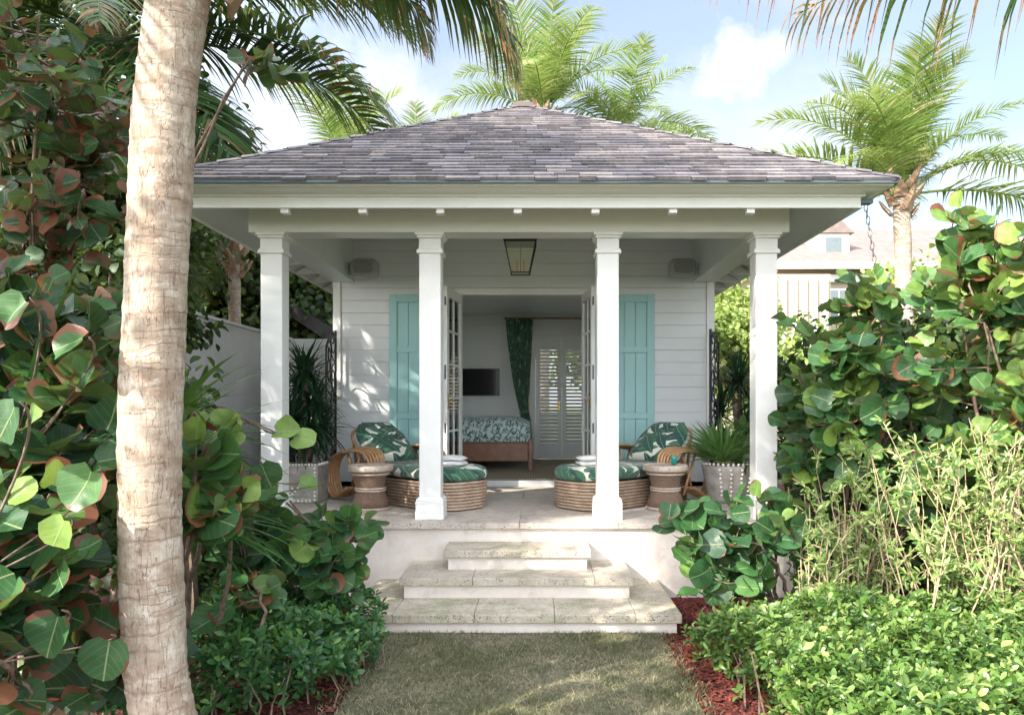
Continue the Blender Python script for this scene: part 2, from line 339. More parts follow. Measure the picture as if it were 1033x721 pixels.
# ------------------------------------------------------------------ mesh helpers
class MB:
    def __init__(s): s.v = []; s.f = []; s.uv = []; s.at = []; s.cur = (.5, .5, .5)
    def face(s, idx, uvs=None):
        s.f.append(idx); s.uv.append(uvs or [(s.v[i][0], s.v[i][2]) for i in idx]); s.at.append(s.cur)
    def quad(s, a, b, c, d, uvs=None):
        n = len(s.v); s.v += [tuple(a), tuple(b), tuple(c), tuple(d)]; s.face([n, n+1, n+2, n+3], uvs)
    def box(s, x0, x1, y0, y1, z0, z1):
        return s.obox(((x0+x1)/2, (y0+y1)/2, (z0+z1)/2), (abs(x1-x0)/2, abs(y1-y0)/2, abs(z1-z0)/2))
    def obox(s, c, h, rz=0, rx=0, ry=0, taper=1.):
        m = Matrix.Translation(c) @ Matrix.Rotation(rz, 4, 'Z') @ Matrix.Rotation(ry, 4, 'Y') @ Matrix.Rotation(rx, 4, 'X')
        n = len(s.v)
        for z in (-1, 1):
            t = taper if z < 0 else 1
            for x, y in ((-1, -1), (1, -1), (1, 1), (-1, 1)): s.v.append(tuple(m @ Vector((x*h[0]*t, y*h[1]*t, z*h[2]))))
        for q in ((3, 2, 1, 0), (4, 5, 6, 7), (0, 1, 5, 4), (1, 2, 6, 5), (2, 3, 7, 6), (3, 0, 4, 7)): s.face([n+i for i in q])
        return s
    def ring_strip(s, rings, closed=True, cap=True, us=1.):
        """rings: list of lists of points"""
        n0 = len(s.v); k_ = len(rings[0])
        for r in rings: s.v += [tuple(p) for p in r]
        L = 0
        for i in range(len(rings)-1):
            d = (Vector(rings[i+1][0])-Vector(rings[i][0])).length
            for j in range(k_ if closed else k_-1):
                j2 = (j+1) % k_
                s.face([n0+i*k_+j, n0+i*k_+j2, n0+(i+1)*k_+j2, n0+(i+1)*k_+j],
                       [(j/k_*us, L), ((j+1)/k_*us, L), ((j+1)/k_*us, L+d), (j/k_*us, L+d)])
            L += d
        if cap and closed:
            s.face([n0+j for j in range(k_-1, -1, -1)]); e = n0+(len(rings)-1)*k_; s.face([e+j for j in range(k_)])
        return s
    def tube(s, pts, r, n=8, closed=False, cap=True):
        pts = [Vector(p) for p in pts]; N = len(pts)
        rs = r if hasattr(r, '__len__') else [r]*N
        rings = []; prev = None
        for i, p in enumerate(pts):
            if closed: t = pts[(i+1) % N]-pts[i-1]
            else: t = pts[min(i+1, N-1)]-pts[max(i-1, 0)]
            if t.length < 1e-9: t = Vector((0, 0, 1))
            t.normalize()
            if prev is None: a = t.orthogonal().normalized()
            else:
                a = prev-t*prev.dot(t)
                a = a.normalized() if a.length > 1e-6 else t.orthogonal().normalized()
            prev = a; b = t.cross(a)
            rings.append([p+(a*math.cos(q)+b*math.sin(q))*rs[i] for q in (2*math.pi*j/n for j in range(n))])
        if closed: rings.append(rings[0])
        return s.ring_strip(rings, True, cap and not closed)
    def lathe(s, prof, c=(0, 0, 0), n=24, us=1.):
        return s.ring_strip([[(c[0]+r*math.cos(q), c[1]+r*math.sin(q), c[2]+z) for q in (2*math.pi*j/n for j in range(n))] for r, z in prof], True, True, us)
    def prism(s, poly, y0, y1, plane='XZ'):
        def P(a, b, c): return (a, c, b) if plane == 'XZ' else ((c, a, b) if plane == 'YZ' else (a, b, c))
        n = len(s.v); m = len(poly)
        s.v += [P(a, b, y0) for a, b in poly]+[P(a, b, y1) for a, b in poly]
        s.face(list(range(n, n+m))); s.face(list(range(n+2*m-1, n+m-1, -1)))
        for i in range(m): j = (i+1) % m; s.face([n+i, n+m+i, n+m+j, n+j])
        return s
    def build(s, name, mat, parent=None, smooth=False, bevel=0., sub=0, uv=True, solid=0.):
        me = bpy.data.meshes.new(name); me.from_pydata(s.v, [], s.f)
        ul = me.uv_layers.new(name='UVMap')
        uu = [c for f in s.uv for p in f for c in p]; ul.data.foreach_set('uv', uu)
        ca = me.color_attributes.new('tint', 'FLOAT_COLOR', 'CORNER')
        cc = [c for f, a in zip(s.f, s.at) for _ in f for c in (*a, 1.)]; ca.data.foreach_set('color', cc)
        bm = bmesh.new(); bm.from_mesh(me); bmesh.ops.remove_doubles(bm, verts=bm.verts, dist=1e-5); bmesh.ops.recalc_face_normals(bm, faces=bm.faces); bm.to_mesh(me); bm.free()
        me.materials.append(mat)
        if smooth: me.polygons.foreach_set('use_smooth', [True]*len(me.polygons))
        o = bpy.data.objects.new(name, me); COL.objects.link(o)
        if solid: md = o.modifiers.new('solid', 'SOLIDIFY'); md.thickness = solid; md.offset = 0
        if bevel: md = o.modifiers.new('bevel', 'BEVEL'); md.width = bevel; md.segments = 2; md.limit_method = 'ANGLE'; md.angle_limit = R(40)
        if sub: md = o.modifiers.new('sub', 'SUBSURF'); md.levels = sub; md.render_levels = sub
        if parent is not None: attach(o, parent)
        return o
LOC = {}
def worldloc(o):
    v = Vector(o.location)
    while o.parent: o = o.parent; v += Vector(o.location)
    return v
def attach(o, parent):
    """o's mesh is in world coordinates"""
    o.parent = parent
    o.matrix_parent_inverse = Matrix.Translation(-LOC.get(parent.name, Vector((0, 0, 0))))
    LOC[o.name] = Vector((0, 0, 0)) if parent.name in LOC else Vector((0, 0, 0))
def thing(name, label, cat, loc=(0, 0, 0), group=None, kind=None):
    o = bpy.data.objects.new(name, None); COL.objects.link(o); o.location = loc; o.empty_display_size = .2
    LOC[o.name] = Vector(loc)
    return tag(o, label, cat, group, kind)
def tag(o, label=None, cat=None, group=None, kind=None):
    if label: o['label'] = label
    if cat: o['category'] = cat
    if group: o['group'] = group
    if kind: o['kind'] = kind
    return o
def copy_tree(o, parent=None):
    c = o.copy(); COL.objects.link(c)
    if parent is not None: c.parent = parent; c.matrix_parent_inverse = o.matrix_parent_inverse
    for ch in o.children: copy_tree(ch, c)
    return c
def P(px, py, Y): return Vector(((px-540)*Y/750, Y, EYE-(py-408)*Y/750))

# --------- numpy leaf scatter
class Tmpl:
    def __init__(s, v, f, uv): s.v = np.array(v, float); s.f = f; s.uv = np.array(uv, float)
def sea_leaf_tmpl(cup=.16, fold=.10, seed=0):
    rr = random.Random(seed); v = []; f = []; uv = []
    n = 16; v.append((0, .12, 0)); uv.append((0, .12))
    rings = (.5, 1.)
    for q in rings:
        for j in range(n):
            t = 2*math.pi*j/n - math.pi/2
            r = 1+.05*math.sin(3*t+seed*1.7)+.035*math.sin(5*t+seed*2.9)+.03*rr.uniform(-1, 1)
            if seed in (5, 6) and j in (5+seed, 6+seed): r *= .78
            if j == 0: r = .72     # notch at the stalk
            if j in (1, n-1): r = 1.0
            x = 1.02*r*math.cos(t)*q; y = .93+(.92*r*math.sin(t))*q + (.0)
            z = cup*(q*q)*(.6+.5*math.sin(2*t+seed))+fold*abs(x)*1.2+.05*q*math.sin(4*t+seed*1.3) - .10*(y-.5)**2
            v.append((x, y, z)); uv.append((x, y))
    v[0] = (0, .93, 0); uv[0] = (0, .93)
    for j in range(n): f.append((0, 1+j, 1+(j+1) % n))
    for j in range(n): f.append((1+j, 1+n+j, 1+n+(j+1) % n, 1+(j+1) % n))
    # stalk
    return Tmpl(np.array(v), f, uv)
def ovate_tmpl(w=.4, fold=.15, droop=.15):
    v = [(0, 0, 0), (w*.75, .35, fold*w), (0, .38, 0), (-w*.75, .35, fold*w), (w, .68, fold*w-.3*droop), (0, .7, -.3*droop), (-w, .68, fold*w-.3*droop), (w*.5, .93, -.7*droop), (0, 1, -droop), (-w*.5, .93, -.7*droop)]
    f = [(0, 1, 2), (0, 2, 3), (1, 4, 5, 2), (2, 5, 6, 3), (4, 7, 8, 5), (5, 8, 9, 6)]
    return Tmpl(v, f, [(a, b) for a, b, c in v])
def norm(a): return a/np.maximum(np.linalg.norm(a, axis=-1, keepdims=True), 1e-9)
def frames(d, nrm):
    d = norm(d); x = norm(np.cross(d, nrm)); z = np.cross(x, d)
    return np.stack([x, d, z], axis=2)
def scatter(name, tmpls, pos, dirs, nrms, scale, tint, mat, parent=None, smooth=True, extra=None):
    """pos (N,3); tint (N,3); tmpls list used in turn"""
    pos = np.asarray(pos, float); N = len(pos); F = frames(np.asarray(dirs, float), np.asarray(nrms, float)); scale = np.asarray(scale, float)
    if scale.ndim == 1: scale = np.repeat(scale[:, None], 3, 1)
    V = []; loops = []; starts = []; totals = []; UV = []; C = []; off = 0
    pick = rng.integers(0, len(tmpls), N)
    for ti, t in enumerate(tmpls):
        ix = np.where(pick == ti)[0]
        if not len(ix): continue
        vv = np.einsum('nij,nmj->nmi', F[ix], t.v[None]*scale[ix][:, None, :])+pos[ix][:, None, :]
        V.append(vv.reshape(-1, 3)); m = len(t.v)
        fl = np.concatenate([np.array(q) for q in t.f]); ft = np.array([len(q) for q in t.f])
        lo = (np.arange(len(ix))[:, None]*m+fl[None]+off).reshape(-1); loops.append(lo)
        totals.append(np.tile(ft, len(ix))); UV.append(np.tile(t.uv[fl], (len(ix), 1)))
        C.append(np.repeat(tint[ix], len(fl), axis=0)); off += m*len(ix)
    V = np.concatenate(V); loops = np.concatenate(loops); totals = np.concatenate(totals); UV = np.concatenate(UV); C = np.concatenate(C)
    return raw_mesh(name, V, loops, totals, UV, C, mat, parent, smooth)
def raw_mesh(name, V, loops, totals, UV, C, mat, parent=None, smooth=True):
    me = bpy.data.meshes.new(name); me.vertices.add(len(V)); me.vertices.foreach_set('co', V.astype(np.float32).ravel())
    me.loops.add(len(loops)); me.loops.foreach_set('vertex_index', loops.astype(np.int32))
    me.polygons.add(len(totals)); st = np.concatenate([[0], np.cumsum(totals)[:-1]]); me.polygons.foreach_set('loop_start', st.astype(np.int32)); me.polygons.foreach_set('loop_total', totals.astype(np.int32))
    if smooth: me.polygons.foreach_set('use_smooth', np.ones(len(totals), bool))
    me.update(calc_edges=True)
    ul = me.uv_layers.new(name='UVMap'); ul.data.foreach_set('uv', UV.astype(np.float32).ravel())
    ca = me.color_attributes.new('tint', 'FLOAT_COLOR', 'CORNER'); ca.data.foreach_set('color', np.concatenate([C, np.ones((len(C), 1))], 1).astype(np.float32).ravel())
    me.materials.append(mat); me.validate()
    o = bpy.data.objects.new(name, me); COL.objects.link(o)
    if parent is not None: attach(o, parent)
    return o
SEA = [sea_leaf_tmpl(.14, .10, 1), sea_leaf_tmpl(.22, .22, 2), sea_leaf_tmpl(-.14, .06, 3), sea_leaf_tmpl(.05, .34, 4), sea_leaf_tmpl(.20, .15, 5), sea_leaf_tmpl(-.10, .22, 6), sea_leaf_tmpl(.30, .05, 7)]
OV = [ovate_tmpl(.30, .2, .15), ovate_tmpl(.36, .3, .25)]
NARROW = [ovate_tmpl(.13, .2, .15)]
CLUMP = [ovate_tmpl(.42, .3, .3), ovate_tmpl(.3, .1, .5)]
# ------------------------------------------------------------------ ground
CX = -.148
def sheet(name, x0, x1, y0, y1, z, mat, nx=2, ny=2, amp=0.):
    m = MB(); n = 0
    g = [[(x0+(x1-x0)*i/nx, y0+(y1-y0)*j/ny, z+(amp*math.sin(i*1.7+j*2.3)*math.sin(j*.9+i*.4) if 0 < i < nx and 0 < j < ny else 0)) for i in range(nx+1)] for j in range(ny+1)]
    for j in range(ny):
        for i in range(nx): m.quad(g[j][i], g[j][i+1], g[j+1][i+1], g[j+1][i])
    return tag(m.build(name, mat, None, smooth=True), kind='structure')
gr = sheet('ground', -400, 400, -200, 600, -.012, M['ground'])
sheet('mulch_bed', -9, 9, -4, 16, 0.0, M['mulch'], 40, 40, .01)
sheet('lawn', -1.09, .92, -2, 5.60, .022, M['lawn'], 10, 30, .006)
# lawn blades
N = 52000
px = rng.uniform(-1.16, .98, N); py = rng.uniform(2.6, 5.66, N)
px += (np.abs(px+.09) > .98)*rng.normal(0, .03, N)
patch = np.sin(px*5.1+py*2.2)+np.sin(px*2.3-py*6.1+1.)+np.sin(px*11+py*9)*.6
keep = rng.random(N) < np.clip(.72+.16*patch, .25, 1); px, py, patch = px[keep], py[keep], patch[keep]; N = len(px)
a = rng.uniform(0, 2*np.pi, N); d = np.stack([np.cos(a)*.55, np.sin(a)*.55, rng.uniform(.35, 1., N)], 1)
tint = np.stack([np.clip(.5+.2*patch+rng.normal(0, .25, N), 0, 1), np.clip(rng.random(N)-.12*patch, 0, 1), rng.random(N)], 1)
BL = Tmpl([(-.055, 0, 0), (.055, 0, 0), (.04, .6, .05), (-.04, .6, .05), (0, 1, .18)], [(0, 1, 2, 3), (3, 2, 4)], [(0, 0), (1, 0), (1, .6), (0, .6), (.5, 1)])
tag(scatter('grass', [BL], np.stack([px, py, np.full(N, .018)], 1), d, rng.normal(0, 1, (N, 3)), rng.uniform(.016, .044, N)*np.where(patch > 1.4, 1.3, 1), tint, M['blade']),
    'short patchy green and straw coloured lawn grass in front of the stone steps', 'grass', kind='stuff')
# mulch chips
def chips(n, x0, x1, y0, y1):
    p = np.stack([rng.uniform(x0, x1, n), rng.uniform(y0, y1, n), rng.uniform(.004, .022, n)], 1); return p
pp = np.concatenate([chips(11000, .90, 1.9, 3.2, 6.5), chips(5000, -2.0, -1.08, 3.2, 6.4), chips(3500, -4.5, -2, 2, 6.4), chips(2500, 1.9, 3.2, 3, 6)])
n = len(pp); a = rng.uniform(0, 6.28, n)
CH = Tmpl([(-.18, 0, 0), (.18, 0, 0), (.12, 1, .05), (-.15, .9, .05), (-.1, .05, .12), (.1, .9, .15)], [(0, 1, 5, 4), (1, 2, 5), (0, 4, 3), (4, 5, 2, 3)], [(0, 0)]*6)
tag(scatter('mulch_chips', [CH], pp, np.stack([np.cos(a), np.sin(a), rng.normal(0, .2, n)], 1), np.stack([rng.normal(0, .3, n), rng.normal(0, .3, n), np.ones(n)], 1), rng.uniform(.015, .05, n), rng.random((n, 3)), M['chip'], smooth=False),
    'loose red bark mulch chips in the planting beds beside the lawn', 'mulch', kind='stuff')

# ------------------------------------------------------------------ cottage
PF = .66                      # porch floor
YW = 9.49                     # front wall face
YB = 13.30                    # rear wall inner face
cot = thing('cottage', 'white clapboard pool cottage with grey shingle hip roof, columned porch and aqua shutters', 'cottage', (CX, YW, 0))
# porch slab with coping
m = MB()
xs = [-2.62, -1.75, -.9, -.02, .83, 1.68, 2.45]
ys = [6.52, 7.35, 8.25, 9.15, 9.478]
x0p, x1p = CX-2.60, CX+2.60
cols = 6
for j in range(len(ys)-1):
    off = .42 if j % 2 else 0
    cuts = [x0p]+[x0p+off+.87*i for i in range(1, 7) if x0p+off+.87*i < x1p-.1]+[x1p]
    for i in range(len(cuts)-1):
        m.box(cuts[i]+.0015, cuts[i+1]-.0015, ys[j]+.0015, ys[j+1]-.0015, PF-.05, PF)
m.build('porch_floor', M['coral'], cot, bevel=.003)
m = MB().box(x0p+.03, x1p-.03, 6.56, 9.47, 0, PF-.052); m.build('porch_base_wall', M['stucco'], cot)
# steps (tread slabs and their risers)
def step(z, yf, yb, hw, mt, joints, th=.062, rb=None):
    s = MB(); xx = [CX-hw]+joints+[CX+hw]
    for a_, b_ in zip(xx[:-1], xx[1:]): s.box(a_+.0012, b_-.0012, yf, yb, z-th, z)
    o = s.build('step', mt, cot, bevel=.006)
    r = MB().box(CX-hw+.035, CX+hw-.035, yf+.035, yb, max(0, z-.165) if rb is None else rb, z-th-.001); r.build('riser', M['stucco'], o)
step(.495, 6.15, 6.558, .612, M['coral_step'], [])
step(.330, 5.87, 6.558, .93, M['coral_step'], [CX-.35, CX+.62])
step(.165, 5.44, 6.558, 1.225, M['coral_moss'], [CX-.90, CX-.30, CX+.29, CX+.885], .066, -.01)

# front wall, real boards
DX0, DX1, DZ1 = -.948, .610, 3.095     # door opening
WX0, WX1, WZ1 = CX-2.43, CX+2.43, 4.25
BH = .158
m = MB()
z = PF-.0; i = 0
while z < WZ1:
    z1 = z+BH-.003
    if z1 < DZ1+.0:
        m.box(WX0+.1, DX0-.07, YW, YW+.03, z, z1); m.box(DX1+.07, WX1-.1, YW, YW+.03, z, z1)
    else: m.box(WX0+.1, WX1-.1, YW, YW+.03, max(z, DZ1+.09), z1) if z1 > DZ1+.1 else (m.box(WX0+.1, DX0-.07, YW, YW+.03, z, z1), m.box(DX1+.07, WX1-.1, YW, YW+.03, z, z1))
    z += BH
m.box(WX0+.05, DX0-.02, YW+.026, YW+.12, PF-.1, WZ1); m.box(DX1+.02, WX1-.05, YW+.026, YW+.12, PF-.1, WZ1); m.box(DX0-.02, DX1+.02, YW+.026, YW+.12, DZ1+.03, WZ1)
m.build('wall', M['siding'], cot, bevel=.002)
for sx in (0, 1):
    x0 = WX0 if sx == 0 else WX1-.098
    MB().box(x0, x0+.098, YW-.022, YW+.10, PF, 3.9).build('corner_board', M['white'], cot, bevel=.003)
# side + rear walls (unseen side windows added to light the room)
def wall_yz(x0, x1, ya, yb, za, zb, holes, mat, name):
    s = MB(); ys_ = sorted({ya, yb}|{h[0] for h in holes}|{h[1] for h in holes})
    for a_, b_ in zip(ys_[:-1], ys_[1:]):
        hs = [h for h in holes if h[0] <= a_ and h[1] >= b_]
        if hs: s.box(x0, x1, a_, b_, za, hs[0][2]); s.box(x0, x1, a_, b_, hs[0][3], zb)
        else: s.box(x0, x1, a_, b_, za, zb)
    return s.build(name, mat, cot)
wall_yz(WX0+.012, WX0+.14, YW+.125, YB+.14, 0, 3.6, [(10.2, 12.9, 1.2, 3.1)], M['room'], 'side_wall')
wall_yz(WX1-.14, WX1-.012, YW+.125, YB+.14, 0, 3.6, [(10.2, 12.9, 1.2, 3.1)], M['room'], 'side_wall')
for x in (WX0+.07, WX1-.07):  # added side windows, out of view, that brighten the room
    f = MB(); f.box(x-.03, x+.03, 10.2, 12.9, 1.2, 1.26); f.box(x-.03, x+.03, 10.2, 12.9, 3.04, 3.1); f.box(x-.03, x+.03, 10.2, 10.26, 1.26, 3.04); f.box(x-.03, x+.03, 12.84, 12.9, 1.26, 3.04); f.box(x-.02, x+.02, 11.53, 11.57, 1.26, 3.04)
    fo = f.build('window', M['white'], cot); MB().box(x-.003, x+.003, 10.24, 12.86, 1.24, 3.06).build('glass_pane', M['glass'], fo)
RF = .725
BX0, BX1, BZ = -.02, .98, 2.93        # rear door opening
m = MB(); z = RF
while z < 3.3:
    z1 = z+.15
    for a_, b_ in ((WX0+.14, BX0-.08), (BX1+.08, WX1-.14)):
        m.box(a_, b_, YB, YB+.03, z, z1-.004)
    z = z1
m.box(WX0+.13, BX0-.001, YB+.025, YB+.14, 0, 3.6); m.box(BX1+.001, WX1-.13, YB+.025, YB+.14, 0, 3.6); m.box(BX0-.08, BX1+.08, YB, YB+.14, BZ+.08, 3.6)
for x in (-1.28, -.62): m.box(x-.02, x+.02, YB-.012, YB+.01, RF, 3.3)
m.box(WX0+.14, BX0-.08, YB-.014, YB+.01, 2.93, 2.99)
m.build('rear_wall', M['room'], cot)
MB().box(WX0+.1, WX1-.1, YW+.0, YB+.1, RF-.12, RF-.004).build('room_floor', M['rug'], cot)
MB().box(WX0+.1, WX1-.1, YW+.12, YB+.1, 3.32, 3.42).build('room_ceiling', M['room'], cot)
# front door casing and threshold
f = MB(); f.box(DX0-.068, DX0-.001, YW-.028, YW+.12, PF, DZ1+.0); f.box(DX1+.001, DX1+.068, YW-.028, YW+.12, PF, DZ1); f.box(DX0-.068, DX1+.068, YW-.03, YW+.12, DZ1+.001, DZ1+.085)
f.build('door_frame', M['white'], cot, bevel=.004)
MB().box(DX0+.001, DX1-.001, YW-.05, YW+.14, PF+.001, RF+.012).build('threshold', plain('sill_metal', (.55, .55, .55), .35, metal=.3), cot, bevel=.004)
# french doors
def leaf_door(hx, sgn, ang):
    """a glazed leaf hinged at hx, swung out towards the viewer"""
    W, H, T = .765, DZ1-RF-.03, .045
    zb = RF+.02
    org = Vector((hx, YW-.03, zb)); ux = Vector((math.sin(ang)*sgn*-1, -math.cos(ang), 0)); tx = Vector((ux.y, -ux.x, 0))
    rz = math.atan2(ux.y, ux.x)
    def bx(mb, a0, a1, z0, z1, t=T, toff=0):
        c = org+ux*((a0+a1)/2)+tx*toff+Vector((0, 0, (z0+z1)/2)); mb.obox(c, ((a1-a0)/2, t/2, (z1-z0)/2), rz)
    m = MB(); st = .10
    bx(m, 0, st, 0, H); bx(m, W-st, W, 0, H); bx(m, st, W-st, H-.11, H); bx(m, st, W-st, 0, .24)
    for k_ in range(1, 5): zz_ = .24+(H-.35)*k_/5; bx(m, st, W-st, zz_-.012, zz_+.012, .03)
    bx(m, W/2-.011, W/2+.011, .24, H-.11, .028)
    d = m.build('french_door', M['white'], cot, bevel=.003)
    g = MB(); bx(g, st-.01, W-st+.01, .23, H-.10, .006); g.build('glass_pane', M['glass'], d)
    h = MB()
    c = org+ux*(W-.05)+Vector((0, 0, 1.0))
    for s_ in (-1, 1):
        h.tube([c+tx*s_*.02, c+tx*s_*.065, c+tx*s_*.066-ux*.11], .009, 8)
        h.obox(c+tx*s_*.024, (.02, .004, .09), rz)
    h.build('door_handle', M['brass'], d, smooth=False)
    b = MB()
    cb = org+ux*(W+.001)+Vector((0, 0, 0))
    for z0, z1 in ((H-.22, H-.12), (1.25, 1.42), (.62, .74)): MB().obox(cb+Vector((0, 0, (z0+z1)/2)), (.0015, .009, (z1-z0)/2), rz).build('edge_bolt', M['black'], d)
    s = MB(); c = org+ux*(W-.12)+Vector((0, 0, .16))
    s.tube([c+tx*-.03*sgn, c+tx*-.03*sgn+Vector((0, 0, .12)), c+tx*-.11*sgn+Vector((0, 0, .12)), c+tx*-.11*sgn+Vector((0, 0, .07))], .010, 6)
    s.build('door_stay', M['iron'], d)
    for q in (.25, 1.2, 2.1):
        b = MB(); b.tube([(hx+sgn*-.0, YW-.036, zb+q), (hx, YW-.036, zb+q+.09)], .011, 8); b.build('hinge', M['brass'], d)
leaf_door(DX0, 1, R(8)); leaf_door(DX1, -1, R(5))
# shutters
def shutter(x0, x1):
    z0, z1 = PF+.06, 3.10; y = YW-.042; st = .095
    m = MB(); m.box(x0, x0+st, y, YW-.002, z0, z1); m.box(x1-st, x1, y, YW-.002, z0, z1)
    r = [(z0, z0+.14), (1.52, 1.60), (2.36, 2.44), (z1-.10, z1)]
    for a_, b_ in r: m.box(x0+st+.0005, x1-st-.0005, y+.001, YW-.002, a_, b_)
    w_ = (x1-x0-2*st)/4
    for i in range(4):
        for (a0, a1), (b0, b1) in zip(r[:-1], r[1:]): m.box(x0+st+w_*i+.003, x0+st+w_*(i+1)-.003, y+.016, YW-.003, a1+.0005, b0-.0005)
    s = m.build('shutter', M['aqua'], cot, bevel=.003)
    k_ = MB()
    for z_ in (1.56, 2.40): k_.box(x0+.02, x0+.16, y-.006, y-.0005, z_-.012, z_+.012)
    return s
shutter(-1.855, -1.085); shutter(.745, 1.515)
# rear louvred french doors
for i in range(2):
    W = (BX1-BX0-.06)/2; x0 = BX0+.03+i*W; x1 = x0+W-.004; y0, y1 = YB+.01, YB+.055
    m = MB(); st = .075; H0, H1 = RF+.01, BZ
    m.box(x0, x0+st, y0, y1, H0, H1); m.box(x1-st, x1, y0, y1, H0, H1)
    zr = [(H0, H0+.28), (1.53, 1.56), (H1-.25, H1)]
    for a_, b_ in zr: m.box(x0+st, x1-st, y0, y1, a_, b_)
    d = m.build('rear_door', M['room'], cot, bevel=.003)
    l = MB()
    for (a0, a1), (b0, b1), tl in ((zr[0], zr[1], 72), (zr[1], zr[2], 36)):
        n = int((b0-a1)/.062)
        for q in range(n): l.obox(((x0+x1)/2, (y0+y1)/2, a1+.031+q*(b0-a1)/n), ((x1-x0)/2-st+.002, .030, .0045), 0, R(-tl))
    l.build('louvre_slats', M['room'], d)
    if i == 0:
        h = MB(); h.box(x1-.065, x1-.035, y0-.01, y0-.001, 1.60, 1.76); h.tube([(x1-.05, y0-.008, 1.70), (x1-.05, y0-.05, 1.70), (x1-.16, y0-.052, 1.70)], .01, 8); h.build('door_handle', M['brass'], d)
f = MB(); f.box(BX0-.075, BX0+.028, YB-.012, YB+.10, RF, BZ+.0); f.box(BX1-.028, BX1+.075, YB-.012, YB+.10, RF, BZ); f.box(BX0-.075, BX1+.075, YB-.014, YB+.10, BZ+.001, BZ+.09)
f.build('rear_door_frame', M['white'], cot, bevel=.003)

# columns
YC = 6.83
for x in (CX-2.243, CX-.807, CX+.807, CX+2.243):
    m = MB(); m.box(x-.098, x+.098, YC-.098, YC+.098, PF+.20, 3.10); c = m.build('column', M['white'], cot, bevel=.008)
    b = MB(); b.box(x-.128, x+.128, YC-.128, YC+.128, PF+.001, PF+.165); b.ring_strip([[(x+a_*r_, YC+b_*r_, z_) for a_, b_ in ((-1, -1), (1, -1), (1, 1), (-1, 1))] for r_, z_ in ((.127, PF+.166), (.12, PF+.185), (.104, PF+.203))]); b.build('base', M['white'], c, bevel=.006)
    k_ = MB(); k_.box(x-.100, x+.100, YC-.100, YC+.100, 3.101, 3.205)
    for z0, z1, r_ in ((3.068, 3.10, .118), (3.10, 3.112, .112), (3.206, 3.228, .116), (3.2285, 3.2585, .132)): k_.box(x-r_, x+r_, YC-r_, YC+r_, z0, z1)
    k_.build('capital', M['white'], c, bevel=.005)
# beams
MB().box(CX-2.45, CX+2.45, 6.73, 7.0, 3.26, 3.80).build('front_beam', M['trim'], cot, bevel=.004)
for s_ in (-1, 1):
    MB().box(CX+s_*2.448, CX+s_*2.165, 7.002, YW+.01, 3.262, 3.80).build('side_beam', M['trim'], cot, bevel=.004)
# porch ceiling boards
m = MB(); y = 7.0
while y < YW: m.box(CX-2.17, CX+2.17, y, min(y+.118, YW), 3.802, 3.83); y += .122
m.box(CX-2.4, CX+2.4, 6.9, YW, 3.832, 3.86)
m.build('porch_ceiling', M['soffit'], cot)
# roof: pyramid front with hipped ridge behind
EZ, HWD, YE = 3.525, 3.10, 6.03
YR = 14.2; SL = (5.36-EZ)/HWD; AZ = 5.36
yap = YE+HWD; yap2 = YR-HWD
m = MB()
A = [(CX-HWD, YE, EZ), (CX+HWD, YE, EZ), (CX+HWD, YR, EZ), (CX-HWD, YR, EZ)]; B = [(CX, yap, AZ), (CX, yap2, AZ)]
dn = Vector((0, 0, -.03))
for poly in ((A[0], A[1], B[0]), (A[1], A[2], B[1], B[0]), (A[2], A[3], B[1]), (A[3], A[0], B[0], B[1])):
    n = len(m.v); m.v += [tuple(Vector(p)+dn) for p in poly]; m.face(list(range(n, n+len(poly))))
roof = m.build('roof', M['shingle'], cot)
def course_face(o, ux, inn, half, ridge_half, mb):
    """o: centre of the eave; ux along eave; inn horizontally inwards"""
    up = (inn+Vector((0, 0, SL))); L = HWD*math.sqrt(1+SL*SL); up.normalize(); nrm = ux.cross(up)
    if nrm.z < 0: nrm = -nrm
    rows = 31; e = L/rows
    for r_ in range(rows):
        s0 = r_*e; hw0 = half-(half-ridge_half)*s0/L; hw1 = half-(half-ridge_half)*(s0+e)/L
        x = -hw0-random.uniform(0, .2)
        while x < hw0:
            wd = random.choice((.14, .18, .22, .26, .32))*random.uniform(.9, 1.1)
            a_, b_ = max(x, -hw0), min(x+wd, hw0); x += wd
            if b_-a_ < .02: continue
            a2 = max(a_, -hw1-.012) if a_ > -hw0+1e-6 or True else a_; b2 = min(b_, hw1+.012)
            th = random.uniform(.016, .030); lo = s0-random.uniform(.0, .014)
            mb.cur = (min(1, max(0, random.gauss(.5, .20))), random.random(), random.random())
            p = lambda u_, s_, h_: o+ux*u_+up*s_+nrm*h_
            top = [p(a_+.002, lo, th), p(b_-.002, lo, th), p(b2-.002, s0+e*1.05, .006), p(a2+.002, s0+e*1.05, .006)]
            bot = [p(a_+.002, lo, -.004), p(b_-.002, lo, -.004)]
            n = len(mb.v); mb.v += [tuple(q) for q in top+bot]
            mb.face([n, n+1, n+2, n+3]); mb.face([n+4, n+5, n+1, n]); mb.face([n, n+3, n+4]); mb.face([n+1, n+5, n+2])
mb = MB(); mb.v = []
course_face(Vector((CX, YE, EZ)), Vector((1, 0, 0)), Vector((0, 1, 0)), HWD, 0, mb)
ym = (YE+YR)/2
course_face(Vector((CX-HWD, ym, EZ)), Vector((0, -1, 0)), Vector((1, 0, 0)), (YR-YE)/2, (yap2-yap)/2, mb)
course_face(Vector((CX+HWD, ym, EZ)), Vector((0, 1, 0)), Vector((-1, 0, 0)), (YR-YE)/2, (yap2-yap)/2, mb)
o = mb.build('shingle_courses', M['shingle'], roof)
